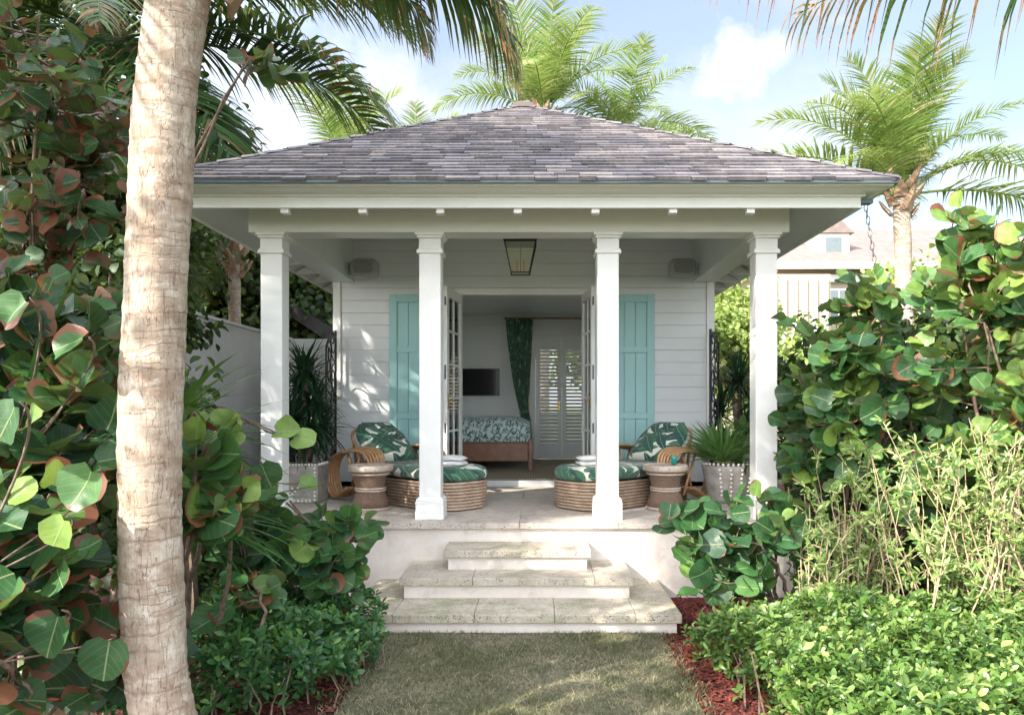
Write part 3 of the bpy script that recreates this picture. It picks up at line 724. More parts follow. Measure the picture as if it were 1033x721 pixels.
# hip caps, apex cap
m = MB()
for s_ in (-1, 1):
    a_ = Vector((CX+s_*HWD, YE, EZ+.01)); b_ = Vector((CX, yap, AZ+.01)); n = 20
    for i in range(n):
        p0 = a_.lerp(b_, i/n); p1 = a_.lerp(b_, (i+1.12)/n); m.cur = (random.random()*.7, random.random(), random.random())
        for w_ in (-1, 1):
            sd_ = Vector((s_*w_*.05, -w_*.05 if w_ > 0 else .05, -.028)) if False else (Vector((.075*(1 if w_ > 0 else -1)*1, 0, -.03)) if w_*s_ > 0 else Vector((0, -.075, -.044)))
            if w_*s_ > 0: sd_ = Vector((0, .06, 0)) if False else Vector((s_*.045, .02, -.02))
            else: sd_ = Vector((-s_*.02, -.055, -.03))
            m.quad(p0+Vector((0, 0, .026)), p1+Vector((0, 0, .010)), p1+sd_+Vector((0, 0, .004)), p0+sd_+Vector((0, 0, .02)))
m.build('hip_cap', M['shingle'], roof)
MB().ring_strip([[(CX+a_*r_, yap+b_*r_, AZ+z_) for a_, b_ in ((-1, -1), (1, -1), (1, 1), (-1, 1))] for r_, z_ in ((.13, -.05), (.12, .0), (.02, .06))]).build('apex_cap', plain('dark_ridge_metal', (.10, .07, .06), .6), roof)
# eave: swept profile round three sides (o = outward distance from the fascia line)
def sweep(prof, name, mat):
    """prof: (outset, z) points; fascia line half width 2.885 at y 6.25"""
    FB, FY = 2.885, 6.25
    m = MB(); paths = []
    for o_, z_ in prof: paths.append([(CX-FB-o_, YR-.2, z_), (CX-FB-o_, FY-o_, z_), (CX+FB+o_, FY-o_, z_), (CX+FB+o_, YR-.2, z_)])
    n = len(prof)
    for j in range(n):
        a_, b_ = paths[j], paths[(j+1) % n]
        for i in range(3): m.quad(a_[i], a_[i+1], b_[i+1], b_[i])
    for i in (0, 3): 
        n0 = len(m.v); m.v += [p_[i] for p_ in paths]; m.face(list(range(n0, n0+n)))
    return m.build(name, mat, cot)
sweep([(0, 3.350), (.012, 3.350), (.012, 3.366), (0, 3.370), (0, 3.440), (.025, 3.442), (.030, 3.458), (.10, 3.462), (.135, 3.474), (.15, 3.482), (.188, 3.485), (.19, 3.518), (-.02, 3.518)][::1]+[(-.02, 3.35)], 'fascia', M['trim'])
sweep([(.192, 3.505), (.215, 3.505), (.215, 3.524), (-.02, 3.524), (-.02, 3.5185), (.192, 3.5185)], 'drip_edge', M['flashing'])
# sloped soffit under the eaves
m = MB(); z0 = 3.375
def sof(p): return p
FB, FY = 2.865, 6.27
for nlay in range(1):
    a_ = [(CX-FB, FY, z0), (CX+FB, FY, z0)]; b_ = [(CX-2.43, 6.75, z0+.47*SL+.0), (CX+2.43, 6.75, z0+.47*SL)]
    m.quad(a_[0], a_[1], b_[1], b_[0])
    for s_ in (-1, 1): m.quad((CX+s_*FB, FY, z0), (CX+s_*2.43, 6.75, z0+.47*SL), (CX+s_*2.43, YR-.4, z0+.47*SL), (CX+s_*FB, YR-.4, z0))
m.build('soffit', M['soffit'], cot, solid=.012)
# rafter tails under the soffit
for i in range(-3, 4):
    x = CX+i*.655
    MB().box(x-.034, x+.034, 6.262, 6.34, 3.312, 3.40).build('rafter_tail', M['white'], cot, bevel=.003)
for s_ in (-1, 1):
    for i in range(6):
        y = 8.75+i*.62
        MB().prism([(CX+s_*2.862, 3.34), (CX+s_*2.452, 3.36), (CX+s_*2.452, 3.58), (CX+s_*2.862, 3.37)], y-.033, y+.033, 'XZ').build('rafter_tail', M['white'], cot, bevel=.003)

# garden wall
gw = thing('garden_wall', 'tall pale rendered garden wall running back beside the porch', 'wall', (-3.69, 9, 0))
m = MB(); m.box(-3.78, -3.60, 7.05, 11.1, 0, 2.64); m.build('wall', M['render'], gw, bevel=.01)
m = MB(); m.box(-3.80, -3.58, 7.03, 11.12, 2.641, 2.68); m.build('coping', M['render'], gw, bevel=.008)
gt = thing('garden_gate', 'white slatted garden gate between garden wall and cottage corner', 'gate', (-3.1, 10.9, 0))
m = MB()
for i in range(9): x = -3.56+i*.108; m.box(x, x+.10, 10.9, 10.93, .05, 2.60)
m.build('slat_panel', M['white'], gt, bevel=.003)
for a_, b_ in ((2.52, 2.66), (.3, .42)): MB().box(-3.58, -2.6, 10.86, 10.897, a_, b_).build('rail', M['white'], gt, bevel=.004)
# neighbouring house (right, far)
nb = thing('neighbour_house', 'cream two storey house with dormer and pinkish roof beyond the right garden', 'house', (18, 37, 0))
YN = 36
m = MB(); m.box(11.2, 34, YN, YN+14, 0, 8.4); m.build('wall', M['cream_wall'], nb)
m = MB(); m.box(10.2, 12.9, YN-3.5, YN-.01, 0, 7.4); m.build('wing', M['cream_wall'], nb)
m = MB(); a_, b_ = 10.5, 34.7; y0, y1 = YN-.9, YN+14.9
m.v = [(a_, y0, 8.4), (b_, y0, 8.4), (b_, y1, 8.4), (a_, y1, 8.4), (a_+7, YN+7, 11.8), (b_-7, YN+7, 11.8)]
for q in ((0, 1, 5, 4), (1, 2, 5), (2, 3, 4, 5), (3, 0, 4), (3, 2, 1, 0)): m.face(list(q))
m.build('roof', M['far_roof'], nb)
m = MB(); m.box(a_-.05, b_+.05, y0-.12, y0, 8.1, 8.42); m.box(11.0, 34, YN-.25, YN-.01, 7.6, 7.95); m.build('cornice', M['white'], nb)
m = MB(); x, y = 15.0, YN+1.4; m.box(x-.8, x+.8, y, y+4, 8.8, 10.3); d = m.build('dormer', M['white'], nb)
m = MB(); m.prism([(x-1.0, 10.3), (x+1.0, 10.3), (x, 11.2)], y-.2, y+4.2); m.build('dormer_roof', M['far_roof'], d)
MB().box(x-.4, x+.4, y-.05, y-.001, 9.1, 10.1).build('window', M['far_glass'], d)
for i in range(5):
    x = 14.4+i*3.1
    f = MB(); f.box(x-.85, x+.85, YN-.08, YN-.001, 5.7, 7.3); wd = f.build('window', M['white'], nb)
    g = MB()
    for q in range(3):
        for r_ in range(2): g.box(x-.75+q*.52, x-.29+q*.52, YN-.11, YN-.081, 5.82+r_*.74, 6.48+r_*.74)
    g.build('window_pane', M['far_glass'], wd)
for i in range(6):
    x = 10.4+i*.45; MB().box(x-.1, x+.1, YN-3.62, YN-3.51, 1, 7.2).build('pilaster', M['white'], nb)
# small dark roof edge behind left
sh = thing('garden_shed', 'dark steep roof edge of a low outbuilding behind the garden gate', 'shed', (-4.6, 15, 0))
m = MB(); m.prism([(-5.6, 4.25), (-3.6, 2.9), (-3.75, 2.72), (-5.75, 4.07)], 14.6, 18.0); m.build('roof', M['dark_roof'], sh)
m = MB(); m.box(-6.4, -3.95, 14.9, 17.6, 0, 2.8); m.build('wall', M['dark_roof'], sh)
# ------------------------------------------------------------------ porch things
# lantern
LY = 8.05; lx = P(525, 0, LY).x
ln = thing('porch_lantern', 'black tapered glass lantern with candle bulbs hanging over the porch door', 'lantern', (lx, LY, 3.8))
zt, zb = P(0, 246, LY).z, P(0, 276, LY).z
ht, hb = .165, .098
def sq(h_, z_): return [Vector((lx+a_*h_, LY+b_*h_, z_)) for a_, b_ in ((-1, -1), (1, -1), (1, 1), (-1, 1))]
m = MB(); T_, B_ = sq(ht, zt), sq(hb, zb)
for i in range(4):
    m.tube([B_[i], T_[i]], .008, 4); m.tube([B_[i], B_[(i+1) % 4]], .008, 4); m.tube([T_[i], T_[(i+1) % 4]], .010, 4)
m.build('frame', M['iron'], ln)
m = MB(); m.ring_strip([sq(.172, zt+.004), sq(.176, zt+.03), sq(.05, zt+.17), sq(.03, zt+.21)]); m.build('cap', M['iron'], ln)
m = MB()
for a_ in (-1, 1): m.tube([(lx+a_*.165, LY-.165, zt), (lx+a_*.20, LY-.19, zt+.05)], .008, 5)
for b_ in (0, 1): m.tube([(lx, LY, zt+.2), (lx, LY, 3.80)], .009, 6)
m.lathe([(.05, 0), (.05, .02), (.01, .03)], (lx, LY, 3.772), 12); m.build('hanging_rod', M['iron'], ln)
m = MB(); T2, B2 = sq(ht-.004, zt-.004), sq(hb-.004, zb+.004)
for i in range(4): j = (i+1) % 4; m.quad(B2[i], B2[j], T2[j], T2[i])
m.build('glass_pane', M['lantern_glass'], ln)
for x_ in (-.035, .04):
    MB().tube([(lx+x_, LY, zb+.03), (lx+x_, LY, zb+.15)], .013, 8).build('candle', plain('candle_sleeve', (.55, .30, .12), .6), ln)
MB().tube([(lx, LY, zb+.01), (lx, LY, zt)], .004, 5).build('stem', M['iron'], ln)
# speakers
def speaker(px_, sgn, label):
    c = P(px_, 271, 9.05)
    t = thing('outdoor_speaker', label, 'speaker', c, 'outdoor speakers under the porch ceiling')
    m = MB(); r = []
    for q, (w_, h_) in enumerate(((.13, .085), (.165, .115), (.165, .115), (.12, .08))):
        z = (-.10, -.06, .05, .10)[q]
        r.append([(c.x+w_*math.copysign(abs(math.cos(a_))**.5, math.cos(a_)), c.y+z, c.z+h_*math.copysign(abs(math.sin(a_))**.5, math.sin(a_))) for a_ in (2*math.pi*k_/20 for k_ in range(20))])
    m.ring_strip(r); m.build('cabinet', M['speaker'], t, smooth=True)
    m = MB(); m.tube([(c.x-.145*sgn*-1*-1, c.y+.02, c.z-.06), (c.x-sgn*.20, c.y+.02, c.z-.07), (c.x-sgn*.20, c.y+.02, c.z+.07), (c.x-sgn*.145, c.y+.02, c.z+.06)], .012, 6)
    m.tube([(c.x-sgn*.20, c.y+.02, c.z), (c.x-sgn*.20, c.y+.42, c.z)], .016, 6); m.build('bracket', M['speaker'], t)
    m = MB(); r = [[(c.x+w_*math.copysign(abs(math.cos(a_))**.5, math.cos(a_)), c.y-.104, c.z+w_*.62*math.copysign(abs(math.sin(a_))**.5, math.sin(a_))) for a_ in (2*math.pi*k_/20 for k_ in range(20))] for w_ in (.118,)]
    r.append([(x, y-.006, z) for x, y, z in r[0]]); m.ring_strip(r); m.build('grille', plain('speaker_mesh', (.30, .31, .30), .8, .1, 40, .5), t)
speaker(368, 1, 'grey outdoor speaker bracketed at the left end of the porch wall')
speaker(688, -1, 'grey outdoor speaker bracketed at the right end of the porch wall')
# rain chain
a_, b_ = P(873, 206, 6.35), P(893, 330, 6.35)
t = thing('rain_chain', 'metal rain chain hanging from the right corner of the eave', 'chain', a_)
n = 19
m = MB()
for i in range(n):
    c = a_.lerp(b_, (i+.5)/n); L = (b_-a_).length/n*.66; wd = .016; s_ = (1, 0) if i % 2 == 0 else (.25, .97)
    pts = [c+Vector((wd*math.cos(q)*s_[0], wd*math.cos(q)*s_[1], L*math.sin(q))) for q in (2*math.pi*k_/12 for k_ in range(12))]
    m.tube(pts, .0042, 5, closed=True)
m.build('chain_links', plain('chain_metal', (.25, .25, .25), .4, metal=.8), t, smooth=True)
MB().box(a_.x-.05, a_.x+.05, a_.y-.04, a_.y+.04, a_.z+.0, a_.z+.035).build('gutter_outlet', M['flashing'], t)

# iron scroll gates folded back from the wall corners
def scroll_gate(p0, p1, z0, z1, label):
    p0, p1 = Vector(p0), Vector(p1); d = (p1-p0); L = d.length; d.normalize()
    t = thing('iron_scroll_gate', label, 'gate', (p0.x, p0.y, PF), 'wrought iron scroll gates at the porch corners')
    def Q(u, z): return Vector((p0.x+d.x*u, p0.y+d.y*u, z))
    MB().tube([Q(0, z0), Q(0, z1+.06)], .017, 6).build('post', M['iron'], t)
    m = MB(); m.tube([Q(L, z0+.05), Q(L, z1-.18)], .011, 5); m.tube([Q(0, z0+.06), Q(L, z0+.06)], .011, 5)
    m.tube([Q(L, z1-.18)]+[Q(L*(1-q)**.7, z1-.18+.16*math.sin(q*1.57)) for q in (.1, .25, .45, .7, 1)], .012, 5)
    m.build('frame', M['iron'], t)
    m = MB(); z = z0+.10; k_ = 0
    while z < z1-.22:
        for s_ in (0, 1):
            cx_ = L*(.30 if (k_+s_) % 2 else .68); cz = z+.10+s_*.17; pts = []
            for i in range(26):
                q = i/25*2.6*math.pi; r_ = L*.30*(1-i/25*.8); pts.append(Q(cx_+r_*math.cos(q+s_*3.14), cz+r_*math.sin(q+s_*3.14)*1.05))
            m.tube(pts, .009, 5)
        m.tube([Q(L*.1, z), Q(L*.9, z+.18), Q(L*.1, z+.36)], .008, 5)
        z += .36; k_ += 1
    m.build('scrollwork', M['iron'], t)
scroll_gate((-2.52, 9.38, 0), (-2.47, 8.78, 0), PF+.03, P(0, 338, 9.3).z, 'black wrought iron scroll gate folded back at the left wall corner')
scroll_gate((2.21, 9.38, 0), (2.17, 8.80, 0), PF+.03, P(0, 336, 9.3).z, 'black wrought iron scroll gate folded back at the right wall corner')

# chaise longue (local: x head -> foot, z up from the floor)
def chaise():
    t = thing('rattan_chaise', 'curved rattan chaise longue', 'chaise', (0, 0, 0), 'rattan chaises on the porch')
    def outline(ins=0., n=9):
        w_ = .345-ins; L0, L1 = .30, 1.80-ins; r_ = .26-ins*.5
        pts = [(L0, -w_)]
        pts += [(L1-r_+r_*math.sin(q), -w_+r_-r_*math.cos(q)) for q in (math.pi/2*k_/n for k_ in range(n+1))]
        pts += [(L1-r_+r_*math.cos(q), w_-r_+r_*math.sin(q)) for q in (math.pi/2*k_/n for k_ in range(n+1))]
        pts += [(L0, w_)]
        return pts
    m = MB()
    for i in range(9):
        z = .022+i*.031; ins = .02-.02*math.sin(i/8*2.2)
        pts = [(x, y, z+max(0, (.9-x))*.0) for x, y in outline(ins)]
        m.tube(pts, .0142, 7)
    m.build('cane_base', M['pale_cane'], t, smooth=True)
    m = MB(); o_ = outline(.04)
    n0 = len(m.v); m.v += [(x, y, .02) for x, y in o_]+[(x, y, .27) for x, y in o_]; q = len(o_)
    m.face(list(range(n0, n0+q))); m.face(list(range(n0+2*q-1, n0+q-1, -1)))
    for i in range(q): j = (i+1) % q; m.face([n0+i, n0+q+i, n0+q+j, n0+j])
    m.build('base_lining', M['husk'], t)
    # seat cushion
    m = MB(); rings = []
    for ins, z in ((.05, .285), (.012, .305), (0, .345), (.01, .385), (.05, .410), (.12, .420)):
        o_ = outline(ins-.012); rings.append([(x if x > .35 else x+.02, y, z+.012*math.sin(x*9)) for x, y in o_])
    n0 = len(m.v); q = len(rings[0])
    for r_ in rings: m.v += r_
    def uv(p): return (p[0], p[1]+p[2])
    for a_ in range(len(rings)-1):
        for i in range(q):
            j = (i+1) % q; ids = [n0+a_*q+i, n0+a_*q+j, n0+(a_+1)*q+j, n0+(a_+1)*q+i]; m.face(ids, [uv(m.v[k_]) if abs(m.v[k_][1]) > .2 or True else 0 for k_ in ids])
    for base_, rev in ((n0, True), (n0+(len(rings)-1)*q, False)):
        ids = [base_+i for i in range(q)]; ids = ids[::-1] if rev else ids; m.face(ids, [uv(m.v[k_]) for k_ in ids])
    m.build('seat_cushion', M['palm_print'], t, smooth=True)
    # back cushion
    bx0, bz0 = .56, .40; bx1, bz1 = .12, .83; dr = Vector((bx1-bx0, 0, bz1-bz0)); nL = dr.length; dr.normalize(); up = Vector((dr.z, 0, -dr.x))
    m = MB(); NU, NV = 10, 8
    grid = {}
    for side in (1, -1):
        for i in range(NU+1):
            for j in range(NV+1):
                u_, v_ = i/NU, j/NV-.5
                w_ = .64*(1-.55*max(0, u_-.62)**2*5.5)*(1-.12*max(0, .12-u_)*8)
                e_ = (1-abs(2*v_)**3)*(1-abs(2*u_-1)**4)
                p = Vector((bx0, 0, bz0))+dr*(nL*u_)+Vector((0, v_*w_, 0))+up*(side*.085*max(e_, 0)**.5)
                p.z += .015*math.sin(u_*7)*(side > 0)
                grid[(side, i, j)] = p
        for i in range(NU):
            for j in range(NV):
                a_ = [grid[(side, i, j)], grid[(side, i, j+1)], grid[(side, i+1, j+1)], grid[(side, i+1, j)]]
                m.quad(*a_, uvs=[(nL*ii/NU+1.7, jj/NV*.6+.3) for ii, jj in ((i, j), (i, j+1), (i+1, j+1), (i+1, j))])
    m.build('back_cushion', M['palm_print'], t, smooth=True)
    # back frame
    m = MB(); off = up*-.085
    hoop = [Vector((bx0-.06, s_, bz0-.12)) for s_ in (-.30,)]
    pts = [Vector((bx0, -.31, .22))]
    for k_ in range(11):
        q = math.pi*k_/10; u_ = .72+.33*math.sin(q); y_ = -.31*math.cos(q)
        pts.append(Vector((bx0, 0, bz0))+dr*(nL*u_)+Vector((0, y_, 0))+off)
    pts.append(Vector((bx0, .31, .22)))
    m.tube(pts, .019, 8)
    for y_ in (-.2, -.1, 0, .1, .2): m.tube([Vector((bx0-.03, y_, .25)), Vector((bx0, y_, bz0))+dr*(nL*1.0)+off], .010, 6)
    m.tube([Vector((bx0-.30, -.27, .02)), Vector((bx0-.42, -.27, .60))], .017, 6); m.tube([Vector((bx0-.30, .27, .02)), Vector((bx0-.42, .27, .60))], .017, 6)
    m.build('back_frame', M['cane'], t, smooth=True)
    for s_ in (-1, 1):
        m = MB()
        ctrl = [(.42, .16), (.16, .04), (.02, .10), (-.04, .30), (.04, .46), (.20, .535), (.45, .575), (.66, .58), (.80, .53), (.84, .43), (.835, .26)]
        cr = []
        for i in range(len(ctrl)-1):
            p = [ctrl[max(i-1, 0)], ctrl[i], ctrl[i+1], ctrl[min(i+2, len(ctrl)-1)]]
            for q in (0, .25, .5, .75):
                cr.append(tuple(.5*((2*p[1][c])+(-p[0][c]+p[2][c])*q+(2*p[0][c]-5*p[1][c]+4*p[2][c]-p[3][c])*q*q+(-p[0][c]+3*p[1][c]-3*p[2][c]+p[3][c])*q**3) for c in (0, 1)))
        cr.append(ctrl[-1])
        for k_ in range(6):
            y_ = s_*(.355+k_*.031); fl = 1-k_*.012
            m.tube([(x*fl+.02*k_*0, y_, z*fl) for x, z in cr], .0138, 7)
        m.build('arm', M['cane'], t, smooth=True)
        m = MB(); m.tube([(.30, s_*.42, .08), (.52, s_*.43, .54)], .016, 6); m.tube([(.52, s_*.45, .08), (.30, s_*.45, .52)], .016, 6); m.build('arm_brace', M['cane'], t, smooth=True)
    return t
ch = chaise()
ch.location = (-1.93, 8.56, PF+.001); ch.rotation_euler = (0, 0, R(-43.8)); ch['label'] = 'rattan chaise longue with palm-print cushions at the left of the porch door'
ch2 = copy_tree(ch)
ch2.location = (2*CX+1.93, 8.56, PF+.001); ch2.rotation_euler = (0, 0, R(-136.2)); ch2['label'] = 'rattan chaise longue with palm-print cushions at the right, beside the fan palm planter'
# towels
def towel(loc, rz, label):
    t = thing('folded_towel', label, 'towel', loc, 'folded towels on the chaises')
    t.rotation_euler = (0, 0, rz)
    for i, (a_, b_) in enumerate(((.175, .13), (.17, .125))):
        m = MB(); rings = []
        for x in np.linspace(-a_, a_, 9):
            e_ = max(1-abs(x/a_)**8, .25)
            rings.append([(x, b_*math.cos(q)**1 if abs(math.cos(q)) < .001 else math.copysign(abs(math.cos(q))**.55, math.cos(q))*b_*e_**.3, .027+i*.050+math.copysign(abs(math.sin(q))**.7, math.sin(q))*.026*e_+.004*math.sin(x*25+i)) for q in (2*math.pi*k_/16 for k_ in range(16))])
        m.ring_strip(rings); o = m.build('towel_fold', M['towel'], None, smooth=True); o.parent = t
    return t
def chp(c, x, y, z):
    m = Matrix.Translation(c.location) @ Matrix.Rotation(c.rotation_euler.z, 4, 'Z'); return m @ Vector((x, y, z))
towel(chp(ch, 1.50, -.03, .424), R(-12), 'white folded towel on the foot of the left chaise')
towel(chp(ch2, 1.48, .03, .424), R(8), 'white folded towel on the foot of the right chaise')
# woven stools
def stool():
    t = thing('woven_side_table', 'woven table', 'side table', (0, 0, 0), 'woven hourglass side tables')
    MB().lathe([(.185, .015), (.172, .09), (.148, .16), (.140, .20), (.142, .24), (.155, .30), (.172, .365), (.15, .37)], n=32, us=8).build('woven_body', M['woven'], t, smooth=True)
    m = MB()
    def torus(R0, z, r_, n=36):
        m.tube([(R0*math.cos(2*math.pi*k_/n), R0*math.sin(2*math.pi*k_/n), z) for k_ in range(n)], r_, 8, closed=True)
    torus(.186, .014, .014); torus(.145, .190, .010); torus(.146, .212, .010); torus(.180, .355, .013)
    m.build('cane_ring', M['rim'], t, smooth=True)
    m = MB(); m.lathe([(.15, .372), (.205, .376), (.222, .388), (.226, .402), (.222, .416), (.224, .426), (.220, .438), (.205, .444), (.19, .436), (.0001, .436)], n=40, us=10)
    m.build('table_top', M['rim'], t, smooth=True)
    return t
st = stool(); st.location = (-1.64, 7.40, PF+.001); st['label'] = 'woven hourglass side table beside the left chaise, bare top'
st2 = copy_tree(st); st2.location = (1.30, 7.43, PF+.001); st2['label'] = 'woven hourglass side table beside the right chaise with a teal tumbler on it'
m = MB(); m.lathe([(.026, 0), (.033, .06), (.034, .085), (.029, .085), (.024, .01)], (1.38, 7.40, PF+.442), 20)
tb = m.build('tumbler', plain('teal_glass', (.03, .30, .25), .12), None, smooth=True); tag(tb, 'small teal drinking glass on the right woven side table', 'glass')
# planters
def shells(m, p0, p1, n, r_=.016, nrm=(0, -1, 0)):
    for i in range(n):
        c = Vector(p0).lerp(Vector(p1), i/(n-1)) if n > 1 else Vector(p0)
        rings = []
        for q in range(5):
            a_ = math.pi*q/4; rings.append([(c.x+r_*math.sin(a_)*math.cos(b_), c.y+r_*math.sin(a_)*math.sin(b_)*.9, c.z+r_*math.cos(a_)) for b_ in (2*math.pi*k_/6 for k_ in range(6))])
        m.ring_strip(rings, True, False)
lp = thing('square_planter', 'square cement planter edged with white shells behind the left column', 'planter', (-2.52, 7.98, PF), 'shell-studded planters')
x0, x1, y0, y1, zt_ = -2.77, -2.285, 7.80, 8.28, PF+.40
m = MB(); m.box(x0, x1, y0, y1, PF+.001, zt_-.0); m.build('planter_body', M['cement'], lp, bevel=.012)
m = MB(); shells(m, (x0+.02, y0-.006, zt_+.008), (x1-.02, y0-.006, zt_+.008), 14); shells(m, (x1-.03, y0-.006, PF+.04), (x1-.03, y0-.006, zt_-.03), 9); shells(m, (x0+.05, y0-.006, PF+.04), (x0+.05, y0-.006, zt_-.04), 9)
shells(m, (x0+.12, y0-.006, PF+.03), (x1-.08, y0-.006, PF+.03), 8); shells(m, (x1+.004, y0+.03, zt_+.008), (x1+.004, y1-.03, zt_+.008), 12)
for i in range(2): shells(m, (x0+.16+i*.06, y0-.006, PF+.10), (x0+.22+i*.06, y0-.006, PF+.16), 3)
m.build('shell_trim', M['shell'], lp, smooth=True)
rp = thing('shell_planter', 'tapered cement planter with white shell rim beside the right column', 'planter', (2.10, 7.98, PF), 'shell-studded planters')
m = MB(); cx_, cy_ = 2.08, 7.98
m.lathe([(.20, .001), (.225, .05), (.285, .36), (.295, .40), (.265, .40), (.25, .36), (.0001, .36)], (cx_, cy_, PF), 36, 4); m.build('planter_body', M['cement'], rp, smooth=True)
m = MB()
for i in range(34):
    q = 2*math.pi*i/34; shells(m, (cx_+.283*math.cos(q), cy_+.283*math.sin(q), PF+.415), (0, 0, 0), 1, .017)
for q in (-2.15, -1.75, -1.35, -.95, -.55):
    for i in range(7):
        r_ = .232+.055*i/6+.006; shells(m, (cx_+r_*math.cos(q+.02*(i % 2)), cy_+r_*math.sin(q+.02*(i % 2)), PF+.09+i*.045), (0, 0, 0), 1, .014)
m.build('shell_trim', M['shell'], rp, smooth=True)

# ------------------------------------------------------------------ bedroom
def part(name, mat, root, fn, **k):
    m = MB(); fn(m); return m.build(name, mat, root, **k)
bd = thing('bed', 'low mahogany bed with green vine-print quilt inside the room', 'bed', (-1.2, 11.2, RF))
YF = 11.0
xr = P(536, 0, YF).x
part('footboard', M['mahogany'], bd, lambda m: (m.box(-2.15, xr-.05, YF, YF+.05, RF+.14, P(0, 447, YF).z), m.box(-2.15, xr-.05, YF-.008, YF+.058, P(0, 447, YF).z+.0005, P(0, 447, YF).z+.02)), bevel=.006)
for x in (xr-.045, -2.19): part('leg', M['mahogany'], bd, lambda m: m.box(x, x+.065, YF-.01, YF+.06, RF, P(0, 443, YF).z), bevel=.006)
part('side_rail', M['mahogany'], bd, lambda m: m.box(xr-.04, xr, YF+.062, 12.95, RF+.17, RF+.34), bevel=.005)
zq = P(0, 421, YF+.35).z
def qf(m):
    xs_ = np.linspace(-2.12, xr-.03, 16); rings = []
    for y in (YF+.07, YF+.10, YF+.30, YF+.9, YF+1.5, 12.9):
        rr_ = []; hi = zq if y > YF+.2 else zq-.05-.1*(y < YF+.09)
        for x in xs_:
            e_ = max(0, (x-(xr-.30))/.27); rr_.append((x, y, hi-.10*e_**2.2+.008*math.sin(x*9+y*4)))
        rr_.append((xr-.015, y, RF+.33)); rr_.append((-2.12, y, RF+.33)); rings.append(rr_)
    m.ring_strip(rings)
    for i, f_ in enumerate(m.f): m.uv[i] = [(m.v[k_][0], m.v[k_][2]+m.v[k_][1]*.8) for k_ in f_]
part('quilt', M['quilt'], bd, qf, smooth=True)
tv = thing('television', 'black flat television on the white panelled wall inside the room', 'television', P(486, 385, YB))
a_, b_ = P(464, 372, YB), P(504, 399, YB)
part('screen_frame', M['black'], tv, lambda m: m.box(a_.x, b_.x, YB-.09, YB-.045, b_.z, a_.z), bevel=.004)
part('screen', plain('dark_screen', (.012, .012, .014), .12), tv, lambda m: m.box(a_.x+.012, b_.x-.012, YB-.093, YB-.0905, b_.z+.015, a_.z-.012))
part('wall_mount', M['black'], tv, lambda m: m.box(-1.05, -.8, YB-.044, YB-.002, b_.z+.1, a_.z-.1))
rod = thing('curtain_rod', 'thin wooden curtain rod above the louvred rear doors', 'curtain rod', P(550, 322, YB-.1))
zr_ = P(0, 321, YB-.1).z
part('pole', M['mahogany'], rod, lambda m: m.tube([(-.56, YB-.1, zr_), (1.75, YB-.1, zr_)], .014, 8))
for x in (-.40, .05, .66, 1.1): part('ring_bracket', M['brass'], rod, lambda m: (m.tube([(x, YB-.1, zr_), (x, YB-.003, zr_)], .008, 6), m.lathe([(.022, 0), (.022, .02), (.005, .02)], (x, YB-.1, zr_-.01), 10)))
cu = thing('curtain', 'dark green leafy curtain gathered by a tieback beside the rear doors', 'curtain', P(524, 460, YB-.1))
def cf(m):
    rings = []
    for z, xc, hw_, dp in ((zr_-.0, 524, .245, .035), (zr_-.06, 524, .24, .03), (2.9, 524.2, .225, .035), (2.5, 525, .19, .04), (2.1, 526, .145, .045), (1.75, 527.5, .10, .045), (1.56, 529, .075, .04), (1.45, 530, .095, .04), (1.1, 531, .10, .04), (RF+.02, 531, .10, .04)):
        xc_ = P(xc, 0, YB-.1).x; ft = []; bk = []
        for i in range(49):
            u_ = i/48; ft.append((xc_-hw_+2*hw_*u_, YB-.12+dp*.5*math.sin(u_*44+.6*math.sin(z*2)), z)); bk.append((xc_+hw_-2*hw_*u_, YB-.05, z))
        rings.append(ft+bk)
    m.ring_strip(rings)
    for i, f_ in enumerate(m.f): m.uv[i] = [(m.v[k_][0]*2.2, m.v[k_][2]) for k_ in f_]
part('drape', M['curtain'], cu, cf, smooth=True)
part('tieback', M['curtain'], cu, lambda m: m.lathe([(.085, 0), (.092, .02), (.085, .04)], (P(529, 0, YB-.1).x, YB-.11, 1.54), 16))
sw = P(532.3, 404, YB)
ls = thing('light_switch', 'brass light switch plate beside the louvred rear doors', 'light switch', sw)
part('plate', plain('aged_brass_plate', (.62, .52, .22), .35, metal=.4), ls, lambda m: m.box(sw.x-.035, sw.x+.035, YB-.022, YB-.016, sw.z-.06, sw.z+.06), bevel=.002)
part('switch', M['white'], ls, lambda m: m.box(sw.x-.01, sw.x+.01, YB-.028, YB-.0225, sw.z-.02, sw.z+.02))
